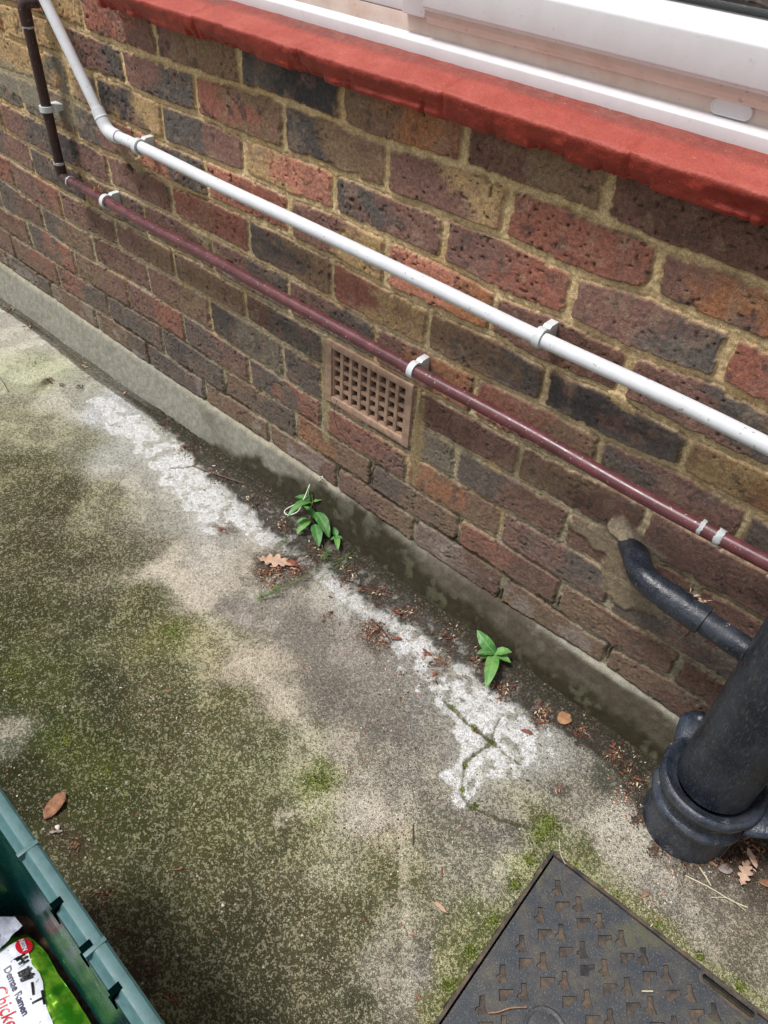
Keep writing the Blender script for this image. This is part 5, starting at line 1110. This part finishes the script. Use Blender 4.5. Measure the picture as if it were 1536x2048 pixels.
litter('leaf_litter', 'scattered specks and scraps over the whole paving', [(300,1400,500,1),(800,1700,400,1),(150,800,160,.5),(1300,1850,200,.4),(800,1400,300,1)], [DKL, ORL, STRAW, RDL], 420, .002, .007, .0015)
litter('leaf_litter', 'dark crumbs dropped along the outer side of the green crate', [(150,1690,30,1),(210,1790,34,1),(250,1860,30,1),(300,1940,34,1),(350,2000,30,1),(90,1610,24,.6)], [DKL, TWG, BRN], 260, .002, .008, .003)
# bits caught on the pipes
def caught(label, c, n, sp_, mats):
    q = MB(); c = Vector(c)
    for i in range(n):
        s_ = c + Vector((random.uniform(-1,1)*sp_, random.uniform(-.5,.5)*sp_*.6, random.uniform(0, .7)*sp_)); a = Vector((random.uniform(-1,1), random.uniform(-1,1), random.uniform(-.6,1))).normalized()*random.uniform(.3,.9)*sp_
        b = a.cross(Vector((random.uniform(-1,1), random.uniform(-1,1), random.uniform(-1,1)))).normalized()*sp_*.12
        q.add([s_, s_+a*.5+b, s_+a, s_+a*.5-b], [(0,1,2,3)])
    tag(q.build('fallen_blossom', mats, None, False), label, 'dried blossom')
caught('dry orange blossom caught on the brown pipe near its elbow', W(192, 386, -.034) + Vector((0,0,.006)), 26, .012, ORL)
caught('red scrap caught on the brown pipe right of the clip', W(232, 408, -.034), 8, .007, RDL)
caught('thin red scraps lying on the brown pipe', W(258, 424, -.034), 7, .010, RDL)
caught('dry scraps caught on the white pipe beside its elbow', W(256, 268, -.016), 18, .014, RDL)
caught('dry tan scraps caught on the coupling of the black waste pipe', W(1392, 1206, -.045)+Vector((0,0,.004)), 22, .013, TAN)
caught('red scraps behind the black waste pipe', W(1385, 1265, -.012), 26, .018, RDL)
caught('scraps of plant caught under the black waste pipe', W(1420, 1288, -.014), 16, .014, RDL)
caught('pale scrap resting on the black waste pipe', W(1452, 1252, -.058), 4, .006, TAN)

# moss cushions and loose grit: nobody could count them
def scatter(name, label, kind, spots, mats, n, smin, smax, tall=1.0, sharp=1.0):
    V_ = []; F_ = []; mi = []; W_ = [s_[3] for s_ in spots]
    for i in range(n):
        cx, cy, r_, _ = random.choices(spots, W_)[0]; a = random.uniform(0, 6.28); rr = r_*abs(random.gauss(0, .55)); p = G(cx + rr*math.cos(a), cy + rr*math.sin(a))
        if p.y > -.038: p.y = -.038 - random.random()*.01
        if ((p.x-MO.x)*me1.x+(p.y-MO.y)*me1.y) > -.001 and ((p.x-MO.x)*me2.x+(p.y-MO.y)*me2.y) > -.001: continue
        s_ = smin + (smax-smin)*random.random()**2.2; z = gz(p.x, p.y); b = len(V_); k = 5; ph = random.uniform(0, 6.28)
        for j in range(k):
            t = ph + 6.283*j/k; q_ = s_*random.uniform(.55, 1); V_.append((p.x+q_*math.cos(t), p.y+q_*math.sin(t), z + random.uniform(-.2, .25)*s_*tall))
        V_.append((p.x + random.uniform(-.3,.3)*s_, p.y + random.uniform(-.3,.3)*s_, z + s_*random.uniform(.5, 1.0)*tall)); F_ += [(b+j, b+(j+1)%k, b+k) for j in range(k)]; mi += [random.randrange(len(mats))]*k
    o = obj(name, V_, F_, None, None, False, mats, mi); return tag(o, label, kind, kind='stuff')
MS = [leafmat('moss_tuft', (70, 82, 30), (104, 114, 48), .95, .1), leafmat('moss_tuft_dark', (52, 60, 26), (78, 86, 38), .95, .1), leafmat('moss_tuft_pale', (120, 128, 66), (146, 150, 88), .95, .1)]
scatter('moss', 'small green moss cushions round the manhole cover, along the cracks and in the green stains', 'moss',
  [(1095,1650,22,2),(1080,1670,16,1),(1060,1720,14,.8),(1030,1770,14,.7),(985,1840,14,.8),(940,1905,18,.9),(900,1970,20,.8),(1150,1735,14,.5),(1230,1795,12,.4),(1310,1850,10,.4),(1400,1915,12,.4),(1480,1975,12,.5),
   (645,1565,26,.7),(620,1560,20,.4),(345,1262,34,.7),(130,1480,60,.9),(215,1540,50,.6),(30,1345,30,.5),(905,1415,5,.25),(945,1455,6,.35),(985,1485,6,.35),(930,1530,6,.3),(925,1580,5,.25),(950,1612,6,.3),(70,725,26,.25)], MS, 7000, .0007, .0024, 1.1)
GR = [PALE, simple('grey_grit', (112, 112, 112), .85, .15, 90, .0005), simple('buff_grit', (176, 156, 120), .85, .15, 90, .0005), simple('brown_grit', (98, 76, 58), .9, .2, 90, .0005), simple('brick_grit', (152, 92, 66), .85, .15, 90, .0005), simple('dark_grit', (50, 48, 46), .85, .15, 90, .0005)]
scatter('grit', 'loose grit and sand grains lying over the whole paving', 'grit', [(300,1400,480,1),(800,1650,420,1),(150,850,180,.4),(1300,1800,200,.6),(800,1350,240,.5),(1250,1600,90,.5),(1420,1720,110,.4)], GR, 4200, .0006, .0024, .8)
scatter('soil_crumbs', 'dark soil crumbs along the foot of the plinth and round the foot of the black pipe', 'soil', [(x, y, r_, 1) for x, y, r_ in ((330,850,16),(380,900,22),(450,955,26),(520,1010,22),(570,1060,22),(630,1105,26),(700,1145,26),(760,1190,26),(830,1240,24),(900,1290,24),(960,1335,26),(1020,1380,22),(1090,1430,22),(1160,1470,24),(1230,1515,28),(1262,1580,24),(1275,1640,16),(1310,1700,18),(1380,1720,26),(545,1140,34),(750,1265,28))], [DKL, simple('soil', (58, 48, 38), .95, .3, 90, .0008), GR[3], GR[5], TWG], 6500, .0008, .0030, .9)
